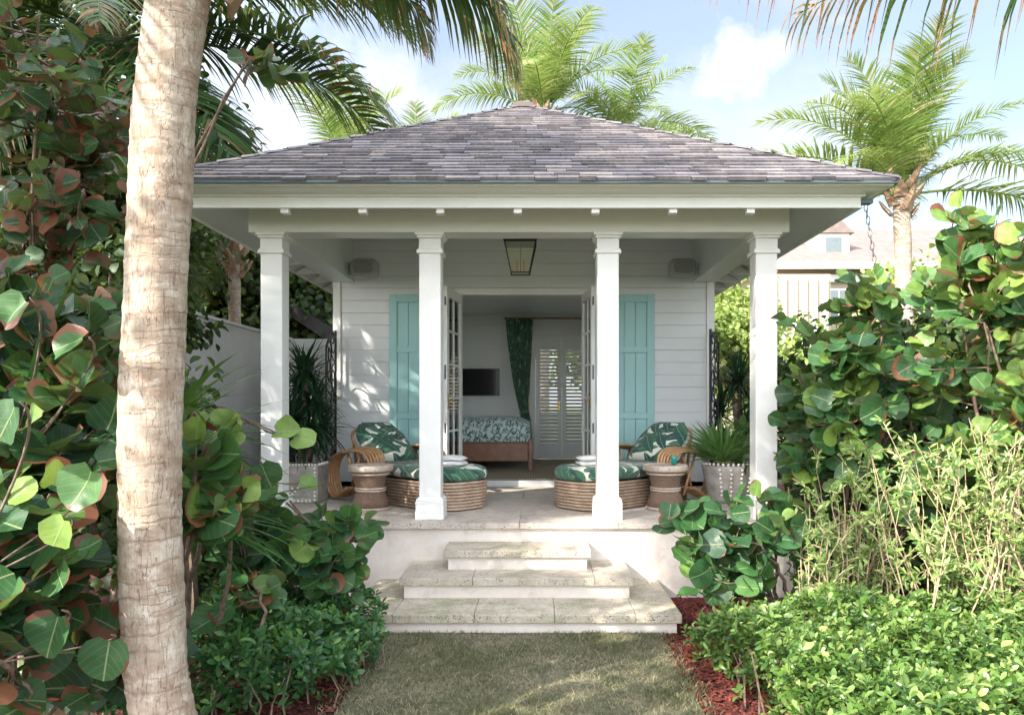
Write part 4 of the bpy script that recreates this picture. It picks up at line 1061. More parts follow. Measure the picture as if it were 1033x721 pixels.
# ------------------------------------------------------------------ planting
def rv(s=1.): return rng.normal(0, s, 3)
def bezier(p0, p1, p2, n): return [p0*(1-t)**2+p1*2*t*(1-t)+p2*t*t for t in (i/(n-1) for i in range(n))]
VIEW = np.array([0, -1, .12])
def sea_grape(name_label, base, blobs, n_tw, s=(.085, .12), age=.35, light=.35, lean=None, stems=6, seed=1, per=(4, 8), clear=None, group=None, hero=None):
    """blobs: list of (centre, radii, weight)"""
    global rng
    rng = np.random.default_rng(seed); random.seed(seed)
    root = thing('sea_grape_shrub', name_label, 'shrub', base, group or 'sea grape shrubs in the garden beds')
    base = Vector(base); m = MB(); nodes = []
    wts = np.array([b[2] for b in blobs], float); wts /= wts.sum()
    for i in range(stems):
        c, r_, _ = blobs[rng.choice(len(blobs), p=wts) if i >= len(blobs) else i]
        e = Vector(c)+Vector([rng.uniform(-.6, .6)*q for q in r_]); b0 = base+Vector((rng.normal(0, .12), rng.normal(0, .10), 0))
        mid = b0.lerp(e, .5)+Vector((rng.normal(0, .12), rng.normal(0, .12), (.15*(e.z-b0.z))))
        pts = bezier(b0, mid, e, 12); pts = [p+Vector((rng.normal(0, .012), rng.normal(0, .012), 0)) for p in pts]
        m.tube(pts, [.020*(1-.65*k_/11) for k_ in range(12)], 6); nodes += pts[4:]
    NP = np.array([tuple(p) for p in nodes])
    pos = []; dr = []; nr = []; sc_ = []; ti = []
    for i in range(n_tw):
        c, r_, _ = blobs[rng.choice(len(blobs), p=wts)]; c = np.array(c); r_ = np.array(r_)
        u_ = norm(rng.normal(0, 1, 3)); rad_ = rng.random()**.38
        e = c+u_*r_*rad_
        if e[2] < .12: e[2] = .12+.2*rng.random()
        od = norm(u_*np.array([1, 1, .6])+np.array([0, -.15, .35])+rv(.35)); L = rng.uniform(.22, .42)
        st_ = e-od*L
        j = np.argmin(((NP-st_)**2).sum(1)+rng.random(len(NP))*.02)
        p0 = Vector(NP[j]); p1 = Vector(st_)+Vector((0, 0, -.04)); p2 = Vector(e)
        tw = bezier(p0, p1, p2, 7); m.tube(tw, [.008, .0075, .007, .0065, .006, .005, .004], 4)
        nl = rng.integers(*per); side = np.cross(od, [0, 0, 1]); side = norm(side)
        ta = float(np.clip(rng.normal(light, .22), 0, 1)); aa = rng.random()
        for q in range(nl):
            t = 1-q/nl*.9; b_ = Vector(st_).lerp(p2, t); sgn = 1 if q % 2 else -1
            d = norm(od*.55+side*sgn*rng.uniform(.5, 1.0)+rv(.28)+np.array([0, 0, -.12])) if q else norm(od+rv(.2))
            n_ = norm(rv(.42)+np.array([0, 0, .55])+VIEW*rng.uniform(.15, .95)+u_*.25)
            sz = rng.uniform(*s)*(1-.35*(q == 0))*(.8+.2*t)
            st2 = np.array(b_)+d*.02
            pos.append(st2); dr.append(d); nr.append(n_); sc_.append(sz*(np.array([1, 1, 1])*rng.uniform(.92, 1.08, 3)))
            ti.append((np.clip(ta+rng.normal(0, .14)+(q == 0)*.22, 0, 1), np.clip(rng.beta(1.1, 1.1/max(age, .01)*.75)+(.25 if aa < age*.35 else 0), 0, 1), rng.random()))
    if hero:
        for p, d, n_, sz, t_ in hero:
            pos.append(np.array(p)); dr.append(np.array(d, float)); nr.append(np.array(n_, float)); sc_.append(np.array([sz]*3)); ti.append(t_)
            p0 = Vector(NP[np.argmin(((NP-np.array(p))**2).sum(1))]); m.tube(bezier(p0, Vector(p)+Vector((.02, .16, -.06)), Vector(p), 9), [.005]*8+[.003], 4)
    m.build('stem', M['twig'], root, smooth=True)
    pos = np.array(pos)
    scatter('foliage', SEA, pos, np.array(dr), np.array(nr), np.array(sc_), np.array(ti), M['seagrape'], root)
    return root
def T3(v): return tuple(v)

SPR = [ovate_tmpl(.20, .25, .15), ovate_tmpl(.25, .3, .3), ovate_tmpl(.22, .1, .1)]
def sprigs(name, pts, nrms, mat, parent, leaf=(.045, .065), per=9, tm=None, light=.4, spread=.7, tipy=.25):
    pos = []; dr = []; nr = []; ti = []
    for p, n_ in zip(pts, nrms):
        n_ = norm(n_+rv(.25)); a = norm(np.cross(n_, [.3, .8, .1])); b = np.cross(n_, a); L = rng.uniform(.05, .10); lt = rng.normal(light, .30)
        for q in range(per):
            f = q/per; an = q*2.4+rng.random(); el = f*1.05+rng.normal(0, .15)
            o = a*math.cos(an)+b*math.sin(an); d = o*math.cos(el)+n_*math.sin(el)
            pos.append(p+n_*L*f); dr.append(d); nr.append(n_+rv(.25)-o*.2); ti.append((np.clip(lt+.3*f+rng.normal(0, .1), 0, 1), np.clip(rng.random()*.6+tipy*f, 0, 1), rng.random()))
    return scatter(name, tm or SPR, np.array(pos), np.array(dr), np.array(nr), rng.uniform(leaf[0]*.75, leaf[1]*1.15, len(pos)), np.array(ti), mat, parent)

# blade templates
def blade_tmpl(bend, n=6):
    v = []; f = []; uv = []
    for i in range(n+1):
        t = i/n; wd = .5*(1-t**2.2)*(.55+.45*min(1, t*5)); y = math.sin(bend*t)/bend if abs(bend) > .01 else t; z = -(1-math.cos(bend*t))/bend if abs(bend) > .01 else 0
        v += [(-wd, y, z+.10*0), (0, y, z-.0), (wd, y, z)]; uv += [(-wd, t), (0, t), (wd, t)]
        v[-3] = (-wd, y, z+.25*wd*.06); v[-1] = (wd, y, z+.25*wd*.06)
    for i in range(n): a = i*3; f += [(a, a+1, a+4, a+3), (a+1, a+2, a+5, a+4)]
    return Tmpl(v, f, uv)
BLADES = [blade_tmpl(.25), blade_tmpl(.6), blade_tmpl(1.1)]
def blades(name, centre, n, L, wd, el, mat, parent, tm=BLADES, az=(0, 2*math.pi), jit=.03, light=.4):
    a = rng.uniform(az[0], az[1], n); e = rng.uniform(el[0], el[1], n)
    d = np.stack([np.cos(a)*np.cos(e), np.sin(a)*np.cos(e), np.sin(e)], 1); nn = np.stack([-np.cos(a)*np.sin(e), -np.sin(a)*np.sin(e), np.cos(e)], 1)+rng.normal(0, .15, (n, 3))
    l = rng.uniform(L[0], L[1], n); sc_ = np.stack([rng.uniform(wd*.7, wd*1.2, n), l, l], 1)
    ti = np.stack([np.clip(rng.normal(light, .25, n), 0, 1), rng.random(n)*.7, rng.random(n)], 1)
    return scatter(name, tm, np.array(centre)[None]+rng.normal(0, jit, (n, 3)), d, nn, sc_, ti, mat, parent)

# ---- coconut fronds
def frond_mesh(e0, bend, L, mat, seed, npair=70, lmax=.62, hang=.55, brown=.1, wd=.030, dens=1., vee=.35, twist=0.):
    r_ = np.random.default_rng(seed); n = 24; pts = []; p = np.zeros(3); tg = []
    for i in range(n+1):
        s_ = i/n; th = e0-bend*s_**1.35; t = np.array([math.cos(th), .06*math.sin(s_*3+seed), math.sin(th)]); t /= np.linalg.norm(t); tg.append(t); pts.append(p.copy()); p = p+t*L/n
    pts = np.array(pts); tg = np.array(tg); V = []; lo = []; tt = []; U = []; C = []
    def at(s_):
        f = s_*n; i = min(int(f), n-1); q = f-i; return pts[i]*(1-q)+pts[i+1]*q, norm(tg[i]*(1-q)+tg[i+1]*q)
    # rachis: triangular tube
    k_ = 5
    for i in range(n+1):
        t = tg[i]; s1 = norm(np.cross(t, [0, 0, 1.])); s2 = np.cross(s1, t); rr_ = .020*(1-i/n)**.8+.0035+(.02 if i == 0 else 0)
        for j in range(k_): q = 2*math.pi*j/k_; V.append(pts[i]+s1*math.cos(q)*rr_+s2*math.sin(q)*rr_*.8)
    for i in range(n):
        for j in range(k_):
            j2 = (j+1) % k_; lo += [i*k_+j, i*k_+j2, (i+1)*k_+j2, (i+1)*k_+j]; tt.append(4); U += [(0, 0)]*4; C += [(.9, .15, .5)]*4
    for q in range(npair):
        for sg in (-1, 1):
            if r_.random() > dens: continue
            s_ = .14+.86*(q+r_.random()*.8)/npair; s_ = min(s_, .995); b, t = at(s_); side = norm(np.cross(t, [0, 0, 1.]))*sg; up = norm(np.cross(side*sg, t))
            prof = (math.sin(math.pi*min(1, (s_*.80+.16)))**.75); l = lmax*prof*r_.uniform(.82, 1.1)
            fw = .35+.75*s_**2+r_.normal(0, .08); d = norm(side+t*fw+up*(vee+r_.normal(0, .12)))
            ns = 4; p_ = b.copy(); base = len(V); w0 = wd*r_.uniform(.7, 1.1)*(.6+.6*prof); dd = d.copy(); lt = np.clip(r_.normal(.45, .25), 0, 1); br = np.clip(r_.random()*.5+brown*(1+1.5*(s_ > .8))+(r_.random() < .06)*.5, 0, 1)
            for i in range(ns+1):
                u_ = i/ns; wn_ = norm(np.cross(dd, np.cross(t, dd)))       # blade width lies near the rachis direction
                w_ = w0*(1-u_**1.8)*(.5+.5*min(1, u_*6+.1))+.0008
                V.append(p_-wn_*w_*.5); V.append(p_+wn_*w_*.5)
                if i < ns: dd = norm(dd+np.array([0, 0, -1.])*hang*(.25+u_)*.62); p_ = p_+dd*l/ns
            for i in range(ns):
                a = base+i*2; lo += [a, a+1, a+3, a+2]; tt.append(4); U += [(0, i/ns)]*4; C += [(lt, min(1, br+.25*(i == ns-1)), .5)]*4
    V = np.array(V)
    me_o = raw_mesh('frond', V, np.array(lo), np.array(tt), np.array(U, float), np.array(C, float), mat, None)
    me = me_o.data; bpy.data.objects.remove(me_o); return me
def variants(mat, L, seed, **k):
    return {'up': frond_mesh(R(82), R(50), L*.9, mat, seed, hang=.25, **k), 'hi': frond_mesh(R(62), R(80), L, mat, seed+1, hang=.38, **k), 'mid': frond_mesh(R(38), R(85), L, mat, seed+2, **k),
            'lo': frond_mesh(R(8), R(72), L, mat, seed+3, **k), 'dn': frond_mesh(R(-28), R(48), L*.9, mat, seed+4, hang=.7, **k)}
def palm(label, base, crown, r0, r1, fr, var, bend=0, nuts=0, rings=True, husk=True, group=None, trunk_pts=None, seed=3, sw=1.):
    global rng
    rng = np.random.default_rng(seed)
    root = thing('coconut_palm', label, 'palm tree', base, group or 'coconut palms around the cottage')
    b, c = Vector(base), Vector(crown); n = 160 if rings else 24
    if trunk_pts is None: mid = (b+c)/2+Vector((bend, 0, 0)); trunk_pts = bezier(b, mid, c, n)
    n = len(trunk_pts); m = MB(); L = sum((trunk_pts[i+1]-trunk_pts[i]).length for i in range(n-1)); k_ = 28 if rings else 10; rows = []; s_ = 0
    for i, p in enumerate(trunk_pts):
        if i: s_ += (trunk_pts[i]-trunk_pts[i-1]).length
        t = s_/L; rad_ = r0+(r1-r0)*t; rad_ *= 1+.75*math.exp(-s_/.18)*.6
        if rings: rad_ *= 1+.040*((((s_*12+.25*math.sin(s_*9)) % 1)**2)-.4)+.014*math.sin(s_*7.3)
        rows.append([(p.x+rad_*(1+.02*math.sin(3*q+s_*5)+.012*math.sin(7*q+s_*11))*math.cos(q), p.y+rad_*(1+.02*math.sin(3*q+s_*5))*math.sin(q), p.z+(.018*math.sin(q*2+s_*3) if rings and 0 < i < n-1 else 0)) for q in (2*math.pi*j/k_ for j in range(k_))])
    m.ring_strip(rows); m.build('trunk', M['palm_bark'], root, smooth=True)
    if husk:
        m = MB()
        for i in range(13):
            q = i*2.4; z = -.38+.045*i; o = c+Vector((math.cos(q)*r1*1.0, math.sin(q)*r1*1.0, z)); out_ = Vector((math.cos(q), math.sin(q), 1.3)).normalized()
            wd = r1*.9; sd_ = Vector((-math.sin(q), math.cos(q), 0)); L_ = random.uniform(.28, .45)*sw
            m.ring_strip([[o-sd_*wd-out_*.0, o-sd_*wd*.2+Vector((math.cos(q), math.sin(q), 0))*.05, o+sd_*wd], [o+out_*L_*.5-sd_*wd*.7, o+out_*L_*.5+Vector((math.cos(q), math.sin(q), 0))*.05, o+out_*L_*.5+sd_*wd*.7], [o+out_*L_-sd_*.02, o+out_*L_*1.02, o+out_*L_+sd_*.02]], closed=False, cap=False)
        m.build('leaf_sheath', M['husk'], root, solid=.02)
    for i in range(nuts):
        q = i*1.1+.4; p = c+Vector((math.cos(q)*(r1+.10), math.sin(q)*(r1+.10), -.12-.10*(i % 3)))
        m = MB(); m.lathe([(.001, -.13), (.06, -.11), (.095, -.03), (.09, .05), (.05, .11), (.001, .13)], p, 12); m.build('coconut', M['coconut'], root, smooth=True)
    for i, (az, v, s__) in enumerate(fr):
        o = bpy.data.objects.new('frond', var[v]); COL.objects.link(o); o.parent = root
        o.location = c-b+Vector((math.cos(R(az))*r1*.5, math.sin(R(az))*r1*.5, -.02)); o.rotation_euler = (random.uniform(-.12, .12), 0, R(az)); o.scale = (s__,)*3
    return root
FD = variants(M['frond_dark'], 2.9, 11, lmax=.72, npair=78)
FL = variants(M['frond_light'], 2.9, 31, lmax=.80, npair=84, wd=.032, dens=.84)
def ring_fronds(n, seed, kinds=('up', 'hi', 'mid', 'lo', 'dn'), skip=None):
    r_ = random.Random(seed); o = []
    for i in range(n):
        az = i*137.5 % 360; k_ = kinds[min(len(kinds)-1, int(i/n*len(kinds)))]
        if skip and skip(az, k_): continue
        o.append((az+r_.uniform(-8, 8), k_, r_.uniform(.85, 1.1)))
    return o

# foreground palm: trunk follows the photographed edge
YT = 3.1
cen = [(186, 860), (176, 800), (165, 721), (158, 677), (153, 600), (151, 520), (151, 460), (155, 360), (159, 240), (163, 167), (166, 110), (171, 60), (178, 10), (186, -50), (192, -90)]
tp = []
for i in range(len(cen)-1):
    a_, b_ = P(*cen[i], YT), P(*cen[i+1], YT); tp += [a_.lerp(b_, q/16) for q in range(16)]
tp = [p for p in tp if p.z > -.15]; tp = [(tp[max(i-2, 0)]+tp[max(i-1, 0)]+tp[i]+tp[min(i+1, len(tp)-1)]+tp[min(i+2, len(tp)-1)])/5 for i in range(len(tp))]
FD['sweep'] = frond_mesh(R(22), R(100), 1.62, M['frond_dark'], 78, npair=64, lmax=.62, hang=1.25, brown=.12, wd=.026)
FD['sweep'].materials[0] = M['frond_dark']
fA = [(17, 'sweep', 1.0), (9, 'sweep', .93), (26, 'sweep', .72), (-150, 'mid', 1), (-110, 'mid', .9), (170, 'mid', .95), (205, 'hi', 1), (-60, 'hi', .95), (140, 'hi', .9), (250, 'up', 1), (95, 'up', .8), (20, 'up', .9)]
palm('large ringed coconut palm trunk standing in the left foreground', (tp[0].x, YT, 0), tuple(tp[-1]), .123, .121, fA, FD, nuts=0, husk=True, trunk_pts=tp, seed=5)
bpy.data.objects['frond']

# palm behind it on the left, crown level with the eave
FB = variants(M['frond_dark'], 3.1, 51, lmax=.95, npair=92, wd=.034)
fB = [(-4, 'lo', 1.05), (4, 'mid', 1.0), (18, 'lo', 1.0), (-16, 'mid', .9), (-14, 'dn', .8), (30, 'dn', .8), (195, 'mid', .9), (215, 'dn', .9), (165, 'lo', .9), (265, 'mid', .7), (250, 'dn', .8), (230, 'lo', .9), (12, 'mid', 1.05), (-35, 'dn', .95), (-55, 'dn', .9), (30, 'hi', 1.0), (-20, 'dn', 1.0), (60, 'hi', 1), (100, 'up', 1), (150, 'mid', 1), (180, 'lo', 1), (210, 'mid', 1), (240, 'lo', 1), (275, 'dn', .9), (300, 'lo', .8), (-100, 'mid', .7), (130, 'hi', 1), (170, 'dn', 1), (330, 'mid', .8)]
cB = P(112, 38, 9.5)
fB = [(a_, b_, c_*1.32) for a_, b_, c_ in fB]
palm('coconut palm with young nuts and dark arching fronds behind the foreground trunk', (-5.9, 9.7, 0), T3(cB), .15, .11, fB, FB, nuts=7, seed=6, bend=-.2)
# slim palm behind the garden wall
cG = P(236, 258, 13)
palm('slim palm trunk with brown husk rising behind the garden gate', (cG.x+.05, 13, 0), T3(cG), .12, .10, [(200, 'dn', .8), (150, 'lo', .7), (120, 'hi', .7), (240, 'lo', .8), (90, 'mid', .7), (160, 'dn', .8)], FD, seed=7)
# light palms beyond the roof
cC = P(345, 215, 19)
cC = P(352, 180, 19)
palm('small yellow-green palm showing above the left slope of the roof', (cC.x, 19, 0), T3(cC), .14, .11, ring_fronds(12, 2, ('up', 'up', 'hi', 'mid')), FL, seed=8, rings=False)
cD = P(548, 118, 17.5)
palm('tall bright palm directly behind the roof peak', (cD.x, 17.5, 0), T3(cD), .15, .11, [(a_, b_, c_*1.05) for a_, b_, c_ in ring_fronds(18, 4, ('up', 'up', 'hi', 'hi', 'mid'))], FL, seed=9, rings=False, nuts=3)
cD2 = P(628, 138, 19)
palm('drooping bright palm to the right of the roof peak', (cD2.x, 19, 0), T3(cD2), .15, .11, ring_fronds(15, 7, ('up', 'hi', 'mid', 'lo', 'lo')), FL, seed=10, rings=False, nuts=4)
cD3 = P(420, 190, 22)
palm('pale small palm low behind the left roof slope, right of the yellow-green one', (cD3.x, 22, 0), T3(cD3), .14, .11, ring_fronds(12, 12, ('up', 'hi', 'mid', 'lo')), FL, seed=14, rings=False)
# right palm
cE = P(909, 196, 12.5)
fE = [(75, 'up', .9), (130, 'up', .95), (250, 'up', .9), (350, 'up', .85), (190, 'up', .95), (85, 'up', 1.0), (265, 'up', 1.05), (100, 'up', .9), (170, 'hi', 1.0), (10, 'hi', .9), (200, 'hi', .9), (180, 'lo', 1.35), (-5, 'lo', 1.3), (172, 'mid', 1.15), (8, 'mid', 1.1), (225, 'hi', .85), (320, 'hi', .8), (150, 'up', 1), (30, 'up', .9), (215, 'mid', .7), (-20, 'mid', .9), (60, 'mid', .9), (120, 'mid', .9), (300, 'up', .9)]
palm('coconut palm with upright feathery crown right of the cottage eave', (cE.x+.08, 12.5, 0), T3(cE), .16, .13, fE, FL, seed=11, bend=.05)
# palm whose frond tips hang in at the top right
FH = {'arch': frond_mesh(R(8), R(26), 3.3, M['frond_dark'], 77, npair=52, lmax=1.05, hang=1.6, brown=.28, wd=.022, dens=.85)}
FH.update({k_: FD[k_] for k_ in FD})
cF = Vector((3.75, 2.35, 3.80))
palm('palm at the right whose brown-tipped fronds hang into the top of the view', (4.1, 1.6, 0), T3(cF), .15, .12, [(164, 'arch', .93), (150, 'arch', .84), (60, 'hi', 1), (10, 'mid', 1), (-40, 'mid', 1), (-90, 'hi', 1), (-130, 'mid', 1)], FH, seed=12, rings=False)
# palms added outside the left edge to shade the facade
palm('tall coconut palm added out of view at the far left to shade the porch', (-6.0, 2.4, 0), (-5.6, 2.9, 6.2), .16, .12, ring_fronds(18, 21), FD, seed=13, rings=False, nuts=3)
palm('tall leaning coconut palm added out of view at the far left to shade the facade', (-8.4, -.6, 0), (-7.6, .4, 8.6), .16, .12, ring_fronds(24, 22), FD, seed=15, rings=False)

# ---- broadleaf trees
def tree(name, label, base, crown, rad_, nclump, per, leaf, mat, seed=1, light=.4, trunk_r=.12, group=None):
    global rng
    rng = np.random.default_rng(seed); random.seed(seed)
    root = thing(name, label, 'tree' if name == 'broadleaf_tree' else 'bush', base, group or ('leafy trees behind the garden' if name == 'broadleaf_tree' else 'leafy bushes in the beds')); b, c = Vector(base), Vector(crown)
    m = MB(); fork = b.lerp(c, .55); m.tube(bezier(b, b.lerp(fork, .5)+Vector((.1, 0, 0)), fork, 8), [trunk_r*(1-.05*i) for i in range(8)], 8)
    cl = []
    for i in range(nclump):
        u_ = norm(rng.normal(0, 1, 3)); e = np.array(c)+u_*np.array(rad_)*(rng.random()**.35); cl.append((e, u_))
        if i % 2 == 0: m.tube(bezier(fork, (fork+Vector(e))/2+Vector((0, 0, .2)), Vector(e), 6), [trunk_r*.4, trunk_r*.32, trunk_r*.25, trunk_r*.18, trunk_r*.12, .01], 5)
    m.build('trunk', M['twig'], root, smooth=True)
    pos = []; dr = []; nr = []; ti = []
    for e, u_ in cl:
        lt = rng.normal(light, .2); sz = min(rad_)*rng.uniform(.18, .34)
        pp_ = e+np.clip(rng.normal(0, 1, (per, 3)), -1.5, 1.5)*sz*np.array([1, 1, .7]); pos.append(pp_)
        dr.append(norm(pp_-e)+np.array([0, 0, -.3])+rng.normal(0, .5, (per, 3))); nr.append(np.tile(u_*.4+np.array([0, -.2, .8]), (per, 1))+rng.normal(0, .5, (per, 3)))
        ti.append(np.stack([np.clip(lt+rng.normal(0, .15, per), 0, 1), rng.random(per)*.9, rng.random(per)], 1))
    pos = np.concatenate(pos); pos[:, 2] = np.maximum(pos[:, 2], .1)
    scatter('crown', CLUMP, pos, np.concatenate(dr), np.concatenate(nr), rng.uniform(leaf*.7, leaf*1.3, len(pos)), np.concatenate(ti), mat, root)
    return root
def tr(label, px_, py_, Y, rad_, ncl, per, leaf, mat, seed, light=.4, name='broadleaf_tree', group=None):
    c = P(px_, py_, Y); return tree(name, label, (c.x+.2, Y, 0), T3(c), rad_, ncl, per, leaf, mat, seed, light, .14, group)
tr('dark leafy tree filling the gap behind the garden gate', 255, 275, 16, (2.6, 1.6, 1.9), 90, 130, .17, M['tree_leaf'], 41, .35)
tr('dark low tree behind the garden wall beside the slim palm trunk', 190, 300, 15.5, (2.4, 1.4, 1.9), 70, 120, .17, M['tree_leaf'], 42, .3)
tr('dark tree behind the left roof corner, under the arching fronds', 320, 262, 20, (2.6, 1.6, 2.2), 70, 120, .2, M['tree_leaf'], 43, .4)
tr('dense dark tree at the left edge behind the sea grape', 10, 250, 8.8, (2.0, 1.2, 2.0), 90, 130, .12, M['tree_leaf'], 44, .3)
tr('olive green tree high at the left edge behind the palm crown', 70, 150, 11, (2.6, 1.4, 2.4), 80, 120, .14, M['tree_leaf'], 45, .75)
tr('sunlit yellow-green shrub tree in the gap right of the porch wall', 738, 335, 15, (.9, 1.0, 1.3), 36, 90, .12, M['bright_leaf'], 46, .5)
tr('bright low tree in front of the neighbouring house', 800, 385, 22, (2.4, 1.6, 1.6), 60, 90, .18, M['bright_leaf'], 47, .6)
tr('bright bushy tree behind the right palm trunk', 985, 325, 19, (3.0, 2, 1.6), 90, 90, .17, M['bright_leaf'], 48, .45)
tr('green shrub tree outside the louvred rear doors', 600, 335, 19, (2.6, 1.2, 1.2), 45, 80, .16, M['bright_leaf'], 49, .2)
tree('broadleaf_tree', 'spreading tree added out of view at the far left to shade the porch roof', (-7.2, 4.6, 0), (-6.6, 4.6, 7.0), (2.2, 1.8, 1.6), 40, 50, .16, M['tree_leaf'], 50, .4)  # unseen tree added to cast shade on the house

# ---- sea grapes
sea_grape('large sea grape shrub with red-edged round leaves at the left edge', (-2.3, 3.2, 0),
          [((-2.22, 3.1, 1.25), (.55, .5, .75), 3), ((-2.05, 2.75, .95), (.32, .3, .45), 1.4), ((-2.45, 3.6, 1.9), (.6, .5, .6), 2.4), ((-2.0, 3.4, .55), (.3, .3, .35), .8)], 125, (.082, .122), .36, .12, seed=61, stems=9,  # low leaf lightness puts the deep shade into the leaf colour
          hero=[(T3(P(100, 470, 2.75)), (-.3, -.1, -.5), (.1, -.85, .4), .098, (.62, .42, .5)), (T3(P(8, 500, 2.7)), (.5, 0, .1), (.15, -.75, .6), .060, (.95, .05, .3)), (T3(P(68, 520, 2.65)), (-.3, 0, -.6), (.2, -.75, .6), .068, (.92, .05, .6)), (T3(P(20, 405, 2.6)), (-.3, 0, -.5), (0, -.8, .5), .088, (.30, .3, .1)), (T3(P(62, 615, 2.7)), (-.2, -.1, -.7), (-.1, -.9, .3), .092, (.25, .3, .8)), (T3(P(112, 640, 2.8)), (-.1, -.1, -.8), (.2, -.9, .2), .09, (.25, .2, .4)), (T3(P(30, 300, 2.9)), (-.5, 0, -.5), (.1, -.8, .5), .085, (.45, .6, .5)), (T3(P(90, 340, 2.9)), (-.6, 0, -.2), (.1, -.7, .6), .085, (.45, .55, .9))])
sea_grape('tall reddish sea grape branches high at the left beside the palm crown', (-3.5, 5.0, 0),
          [(T3(P(30, 60, 4.8)), (.7, .5, .6), 2), (T3(P(70, 160, 5.0)), (.6, .5, .6), 2.4), (T3(P(20, 260, 4.8)), (.6, .5, .6), 2), (T3(P(262, 62, 4.8)), (.24, .15, .05), .2)], 74, (.076, .108), .66, .08, seed=62, stems=8)  # leaves tinted darker here to stand in for deep shade
h = []
for (px_, py_, Y, s_, dx, dz, lt, ag) in ((92, 488, 2.8, .118, -.2, .5, .62, .45), (20, 500, 2.75, .075, .5, .5, .95, .1), (48, 545, 2.65, .082, .9, .2, .92, .1), (18, 440, 2.6, .105, -.3, .6, .5, .5), (60, 650, 2.7, .10, -.6, -.6, .45, .5)):
    h.append((T3(P(px_, py_, Y)), (dx, -.1, dz), (.1, -.85, .4), s_, (lt, ag, .5)))
sea_grape('sea grape with yellow-green leaves leaning out right of the palm trunk', (-1.9, 4.0, 0),
          [(T3(P(212, 490, 3.7)), (.14, .25, .34), 2.0), (T3(P(200, 430, 3.9)), (.12, .25, .22), .8), (T3(P(235, 590, 4.2)), (.2, .25, .25), .6)], 24, (.085, .118), .32, .66, seed=63, stems=6,
          hero=[(T3(P(275, 436, 4.3)), (.9, -.1, .1), (.2, -.7, .6), .085, (.9, .05, .3)), (T3(P(292, 440, 4.3)), (.9, -.1, -.1), (-.1, -.6, .7), .085, (.9, .05, .6)), (T3(P(300, 486, 4.6)), (.8, .2, -.2), (.1, -.5, .8), .07, (.8, .05, .2)), (T3(P(262, 465, 4.2)), (.3, .1, -.8), (.1, -.9, .3), .09, (.2, .05, .2))])
sea_grape('low dark green sea grape in front of the left porch corner', (-1.55, 5.3, 0),
          [(T3(P(330, 555, 5.1)), (.34, .3, .32), 2), (T3(P(285, 530, 5.0)), (.3, .3, .3), 1.2), (T3(P(255, 580, 4.9)), (.3, .3, .3), .8)], 44, (.075, .10), .12, .28, seed=64, stems=6)
sea_grape('low sea grape with glossy round leaves beside the right end of the steps', (1.75, 5.5, 0),
          [(T3(P(745, 545, 5.2)), (.38, .3, .30), 2.4), (T3(P(700, 575, 5.1)), (.16, .2, .18), .5), (T3(P(800, 530, 5.4)), (.3, .3, .3), 1.2), (T3(P(690, 520, 5.3)), (.10, .1, .10), .2)], 46, (.080, .108), .10, .42, seed=65, stems=7)
sea_grape('broad dense sea grape thicket right of the porch columns', (2.7, 6.3, 0),
          [(T3(P(880, 380, 6.0)), (.62, .5, .60), 2.6), (T3(P(835, 430, 6.1)), (.40, .4, .55), 1.8), (T3(P(870, 300, 5.9)), (.28, .25, .22), .6), (T3(P(930, 460, 5.7)), (.7, .4, .5), 1.6), (T3(P(815, 340, 6.0)), (.24, .2, .22), .3)], 112, (.080, .116), .12, .48, seed=66, stems=12)
sea_grape('tall sea grape with reddish tinged leaves at the right edge', (3.5, 5.4, 0),
          [(T3(P(985, 330, 5.5)), (.6, .45, .65), 2.4), (T3(P(1050, 300, 5.3)), (.5, .45, .75), 2), (T3(P(965, 250, 5.6)), (.28, .25, .28), .7), (T3(P(1030, 420, 5.0)), (.5, .4, .5), 1.2)], 95, (.082, .118), .26, .68, seed=67, stems=11)

# ---- strap leaved plants
rng = np.random.default_rng(90)
for lab, c_, n_, L_, w_, el_, az_ in (('strappy dark green plant behind the palm trunk, blades crossing the white wall', (-2.32, 4.5, 1.45), 46, (.6, 1.0), .075, (.0, 1.1), (-.9, 1.9)),
                          ('clump of long narrow leaves among the sea grape at the left edge', (-2.55, 3.7, 1.55), 70, (.6, 1.05), .05, (.1, 1.4), (0, 6.28)),
                          ('low spiky plant below the left column with blades reaching toward the porch', (-2.1, 4.5, 1.0), 34, (.6, .95), .05, (-.15, .6), (-1.0, 1.0))):
    t = thing('strap_leaf_plant', lab, 'plant', (c_[0], c_[1], 0), 'strap-leaved plants at the left'); m = MB(); m.tube([(c_[0], c_[1], 0), (c_[0]+.03, c_[1], c_[2]*.5), c_], [.04, .035, .03], 7); m.build('stem', M['twig'], t)
    blades('foliage', c_, n_, L_, w_, el_, M['strap'], t, az=az_)
# yuccas
def yucca(label, heads, base, L, n_, wd=.035, group=None):
    t = thing('yucca', label, 'plant', base, 'yuccas beside the porch'); m = MB()
    for h_ in heads: MB().tube(bezier(Vector(base), (Vector(base)+Vector(h_))/2+Vector((0, .05, 0)), Vector(h_), 6), .03, 7).build('stem', M['twig'], t)
    pos = []
    for i, h_ in enumerate(heads): o = blades('leaf_head', h_, n_, L, wd, (-.7, 1.5), M['yucca'], t, light=.4)
    return t
yucca('tall dark yucca growing in the square planter behind the left column', [(-2.50, 8.05, 2.05), (-2.42, 8.1, 1.70), (-2.62, 8.0, 1.55), (-2.34, 8.02, 1.42), (-2.5, 8.1, 1.3)], (-2.52, 8.04, PF+.38), (.30, .50), 95)
yucca('dark spiky yucca beyond the right wall corner', [P(745, 385, 9.9), P(765, 405, 9.8), P(725, 420, 9.9), P(755, 440, 9.7)], (2.85, 9.8, 0), (.4, .65), 95)
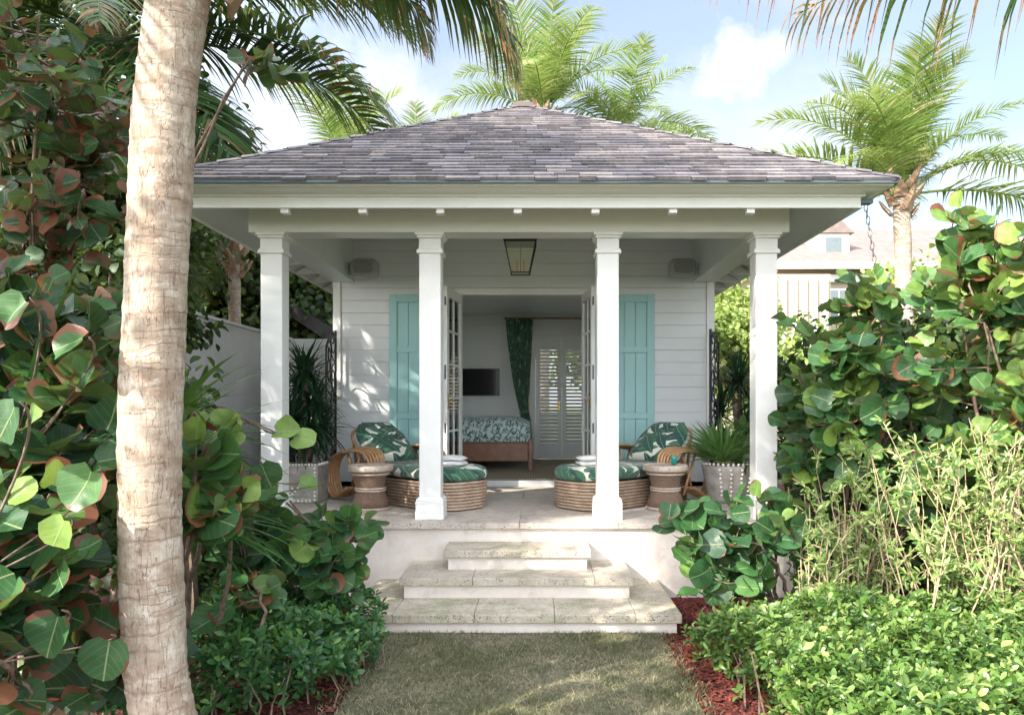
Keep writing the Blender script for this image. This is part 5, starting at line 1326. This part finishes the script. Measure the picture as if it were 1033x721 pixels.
yucca('dark yucca behind the square planter at the left gate', [(-3.0, 9.6, 1.9), (-2.85, 9.5, 1.4), (-3.2, 9.7, 1.2)], (-3.0, 9.6, 0), (.4, .6), 90)
# fan palm in the shell planter
t = thing('fan_palm', 'spiky green fan palm growing in the shell-rimmed planter', 'plant', (2.06, 7.98, PF+.37))
rng = np.random.default_rng(91)
b0 = np.array([1.97, 7.85, PF+.40]); pos = []; dr = []; nr = []; sc_ = []; ti = []; m = MB()
for i in range(13):
    a = i*2.4; el = .35+1.1*(i/13); pd = np.array([math.cos(a)*math.cos(el), math.sin(a)*math.cos(el)*.8, math.sin(el)]); hub = b0+pd*rng.uniform(.08, .17)
    m.tube([Vector(b0), Vector(hub)], .010, 5); sd_ = norm(np.cross(pd, [0, 0, 1])); up = np.cross(sd_, pd); lt = rng.normal(.5, .2)
    for q in np.linspace(-1.25, 1.25, 20):
        d = pd*math.cos(q)+sd_*math.sin(q)+up*.12*abs(q)+rv(.05); pos.append(hub); dr.append(d); nr.append(up+rv(.2)); l = rng.uniform(.36, .48); sc_.append((.026, l, l)); ti.append((np.clip(lt+rng.normal(0, .12), 0, 1), rng.random()*.6, .5))
m.build('stalk', M['rachis'], t)
scatter('foliage', BLADES[:2], np.array(pos), np.array(dr), np.array(nr), np.array(sc_), np.array(ti), M['palmetto'], t)

# ---- low hedges
def hedge(label, foot, zf, n, mat, seed, leaf, light, base, stems=60, tipy=.25, per=9):
    """foot(u,v)->x,y ; zf(x,y)->top height"""
    global rng
    rng = np.random.default_rng(seed)
    t = thing('low_hedge', label, 'hedge', base); pts = []; nn = []
    for i in range(n):
        x, y = foot(rng.random(), rng.random()); h_ = zf(x, y)*(1+.10*math.sin(x*7+y*3)+.08*math.sin(y*9-x*4)); z = h_*(1-rng.random()**2.2*.9)
        pts.append(np.array([x, y, z])); nn.append(np.array([rng.normal(0, .45), rng.normal(-.25, .45), 1.]))
    sprigs('foliage', pts, nn, mat, t, leaf, per, light=light, tipy=tipy)
    m = MB()
    for i in range(stems):
        x, y = foot(rng.random(), rng.random()); h_ = zf(x, y)*.85; m.tube([Vector((x, y, 0)), Vector((x+rng.normal(0, .04), y+rng.normal(0, .04), h_*.5)), Vector((x+rng.normal(0, .08), y+rng.normal(0, .08), h_))], [.007, .005, .003], 4)
    m.build('stem', M['twig'], t); return t
def footR(u, v):
    y = 2.75+v*2.15; xl = 1.00+.16*math.sin(y*2.1)+.10*(y-3)*.6; return xl+(4.0-xl)*u**1.15, y
def topR(x, y): return .46*min(1, .35+(x-.95)*2.2)*min(1, .5+(5.0-y)*1.6)
hedge('clipped low green hedge with small glossy leaves in the right foreground', footR, topR, 4200, M['hedge_leaf'], 71, (.034, .054), .45, (2.2, 3.9, 0), 160, .45, 10)
def footL(u, v):
    y = 3.7+v*1.65; xr_ = -1.08-.12*math.sin(y*2.3)-.05; return xr_-u*1.25, y
def topL(x, y): return .40*min(1, .4+(-1.0-x)*2.0)
hedge('dark low groundcover bushes along the left side of the lawn', footL, topL, 900, M['dark_ground_leaf'], 72, (.040, .062), .42, (-1.6, 4.5, 0), 90, .35, 9)

# ---- wispy shrubs
def wispy(label, base, n, spread, hgt, seed, lean=(0, 0), leafd=26):
    global rng
    rng = np.random.default_rng(seed)
    t = thing('wispy_shrub', label, 'shrub', base, 'wispy twiggy shrubs in the right bed'); m = MB(); pos = []; dr = []; nr = []; ti = []
    for i in range(n):
        b = Vector(base)+Vector((rng.normal(0, spread[0]*.45), rng.normal(0, spread[1]*.45), 0)); h_ = rng.uniform(.5, 1.12)*hgt; hub = Vector(base)+Vector((0, 0, -.05))
        e = b+Vector((rng.normal(lean[0], spread[0]*.55), rng.normal(lean[1], spread[1]*.5), h_)); md = b.lerp(e, .5)+Vector((rng.normal(0, .10), rng.normal(0, .08), 0))
        pts = bezier(b, md, e, 9); pts = [p+Vector((rng.normal(0, .008), rng.normal(0, .008), 0)) for p in pts]
        m.tube([hub]+pts, [.007]+[.007*(1-.75*q/8) for q in range(9)], 4)
        for br in range(rng.integers(3, 7)):
            k_ = rng.integers(3, 9); p0 = pts[k_]; d0 = Vector((rng.normal(0, .7), rng.normal(-.1, .6), rng.uniform(.3, 1.))).normalized(); L_ = rng.uniform(.08, .26); p1 = p0+d0*L_
            m.tube([p0, p0.lerp(p1, .5)+Vector((0, 0, .01)), p1], [.0035, .0028, .0018], 3)
            for q in range(leafd//2):
                f = rng.random(); a = norm(np.array(d0)*.7+rv(.6)); pos.append(np.array(p0.lerp(p1, f))); dr.append(a); nr.append(rv(.6)+np.array([0, -.3, .7])); ti.append((np.clip(rng.normal(.45, .25), 0, 1), rng.random(), rng.random()))
    m.build('stem', M['pale_twig'], t)
    scatter('foliage', NARROW+[ovate_tmpl(.15, .2, .2)], np.array(pos), np.array(dr), np.array(nr), rng.uniform(.034, .075, len(pos)), np.array(ti), M['wispy_leaf'], t)
wispy('sparse sunlit shrub of pale upright twigs and narrow leaves behind the right hedge', (2.75, 4.75, 0), 52, (.42, .22), 1.35, 81, leafd=32)
wispy('wispy twiggy shrub at the right edge in front of the tall sea grape', (3.35, 4.6, 0), 46, (.42, .25), 1.45, 82, leafd=32)
wispy('fine feathery shrub left of the pale twiggy one, under the sea grape thicket', (2.25, 5.35, 0), 40, (.30, .20), 1.2, 83, leafd=32)
wispy('small leggy sprig standing beside the low sea grape at the steps', (1.95, 5.05, 0), 9, (.12, .10), .95, 84)
# under-planting that closes the beds
tr('dense dark bush filling the bed behind the left sea grape', -30, 400, 5.6, (1.5, .9, 1.3), 60, 110, .09, M['tree_leaf'], 51, .3, 'garden_bush')
tr('dark bush between the garden wall and the left column foot', 205, 540, 6.3, (.45, .5, .5), 26, 90, .08, M['tree_leaf'], 52, .35, 'garden_bush')
tr('dark bush behind the right sea grape thicket', 930, 420, 7.6, (1.6, .8, 1.3), 60, 110, .10, M['tree_leaf'], 53, .4, 'garden_bush')
tr('shaded bush under the right sea grapes behind the twiggy shrubs', 950, 520, 6.6, (1.5, .6, .8), 40, 110, .09, M['tree_leaf'], 54, .4, 'garden_bush')
tr('green bush beside the right corner of the porch', 835, 430, 9.0, (.75, .7, .9), 36, 100, .09, M['tree_leaf'], 55, .6, 'garden_bush')

# unseen bushes added outside the left of the frame to shade the lawn
tree('garden_bush', 'tall bush added outside the left edge to shade the lawn', (-4.3, .9, 0), (-4.7, 1.25, 3.7), (.8, .75, .75), 12, 60, .11, M['tree_leaf'], 56, .4)
tree('garden_bush', 'second tall bush added outside the left edge, nearer the viewer, to shade the lawn', (-3.3, -.2, 0), (-3.5, .35, 3.6), (.60, .60, .75), 9, 60, .11, M['tree_leaf'], 57, .4)

tr('dark bush low behind the left edge sea grape, left of the palm trunk', 40, 470, 5.0, (1.1, .5, 1.25), 56, 110, .08, M['tree_leaf'], 58, .2, 'garden_bush')
tr('dark bush behind the palm trunk in front of the garden wall end', 105, 380, 6.4, (.75, .5, 1.2), 40, 110, .09, M['tree_leaf'], 59, .2, 'garden_bush')
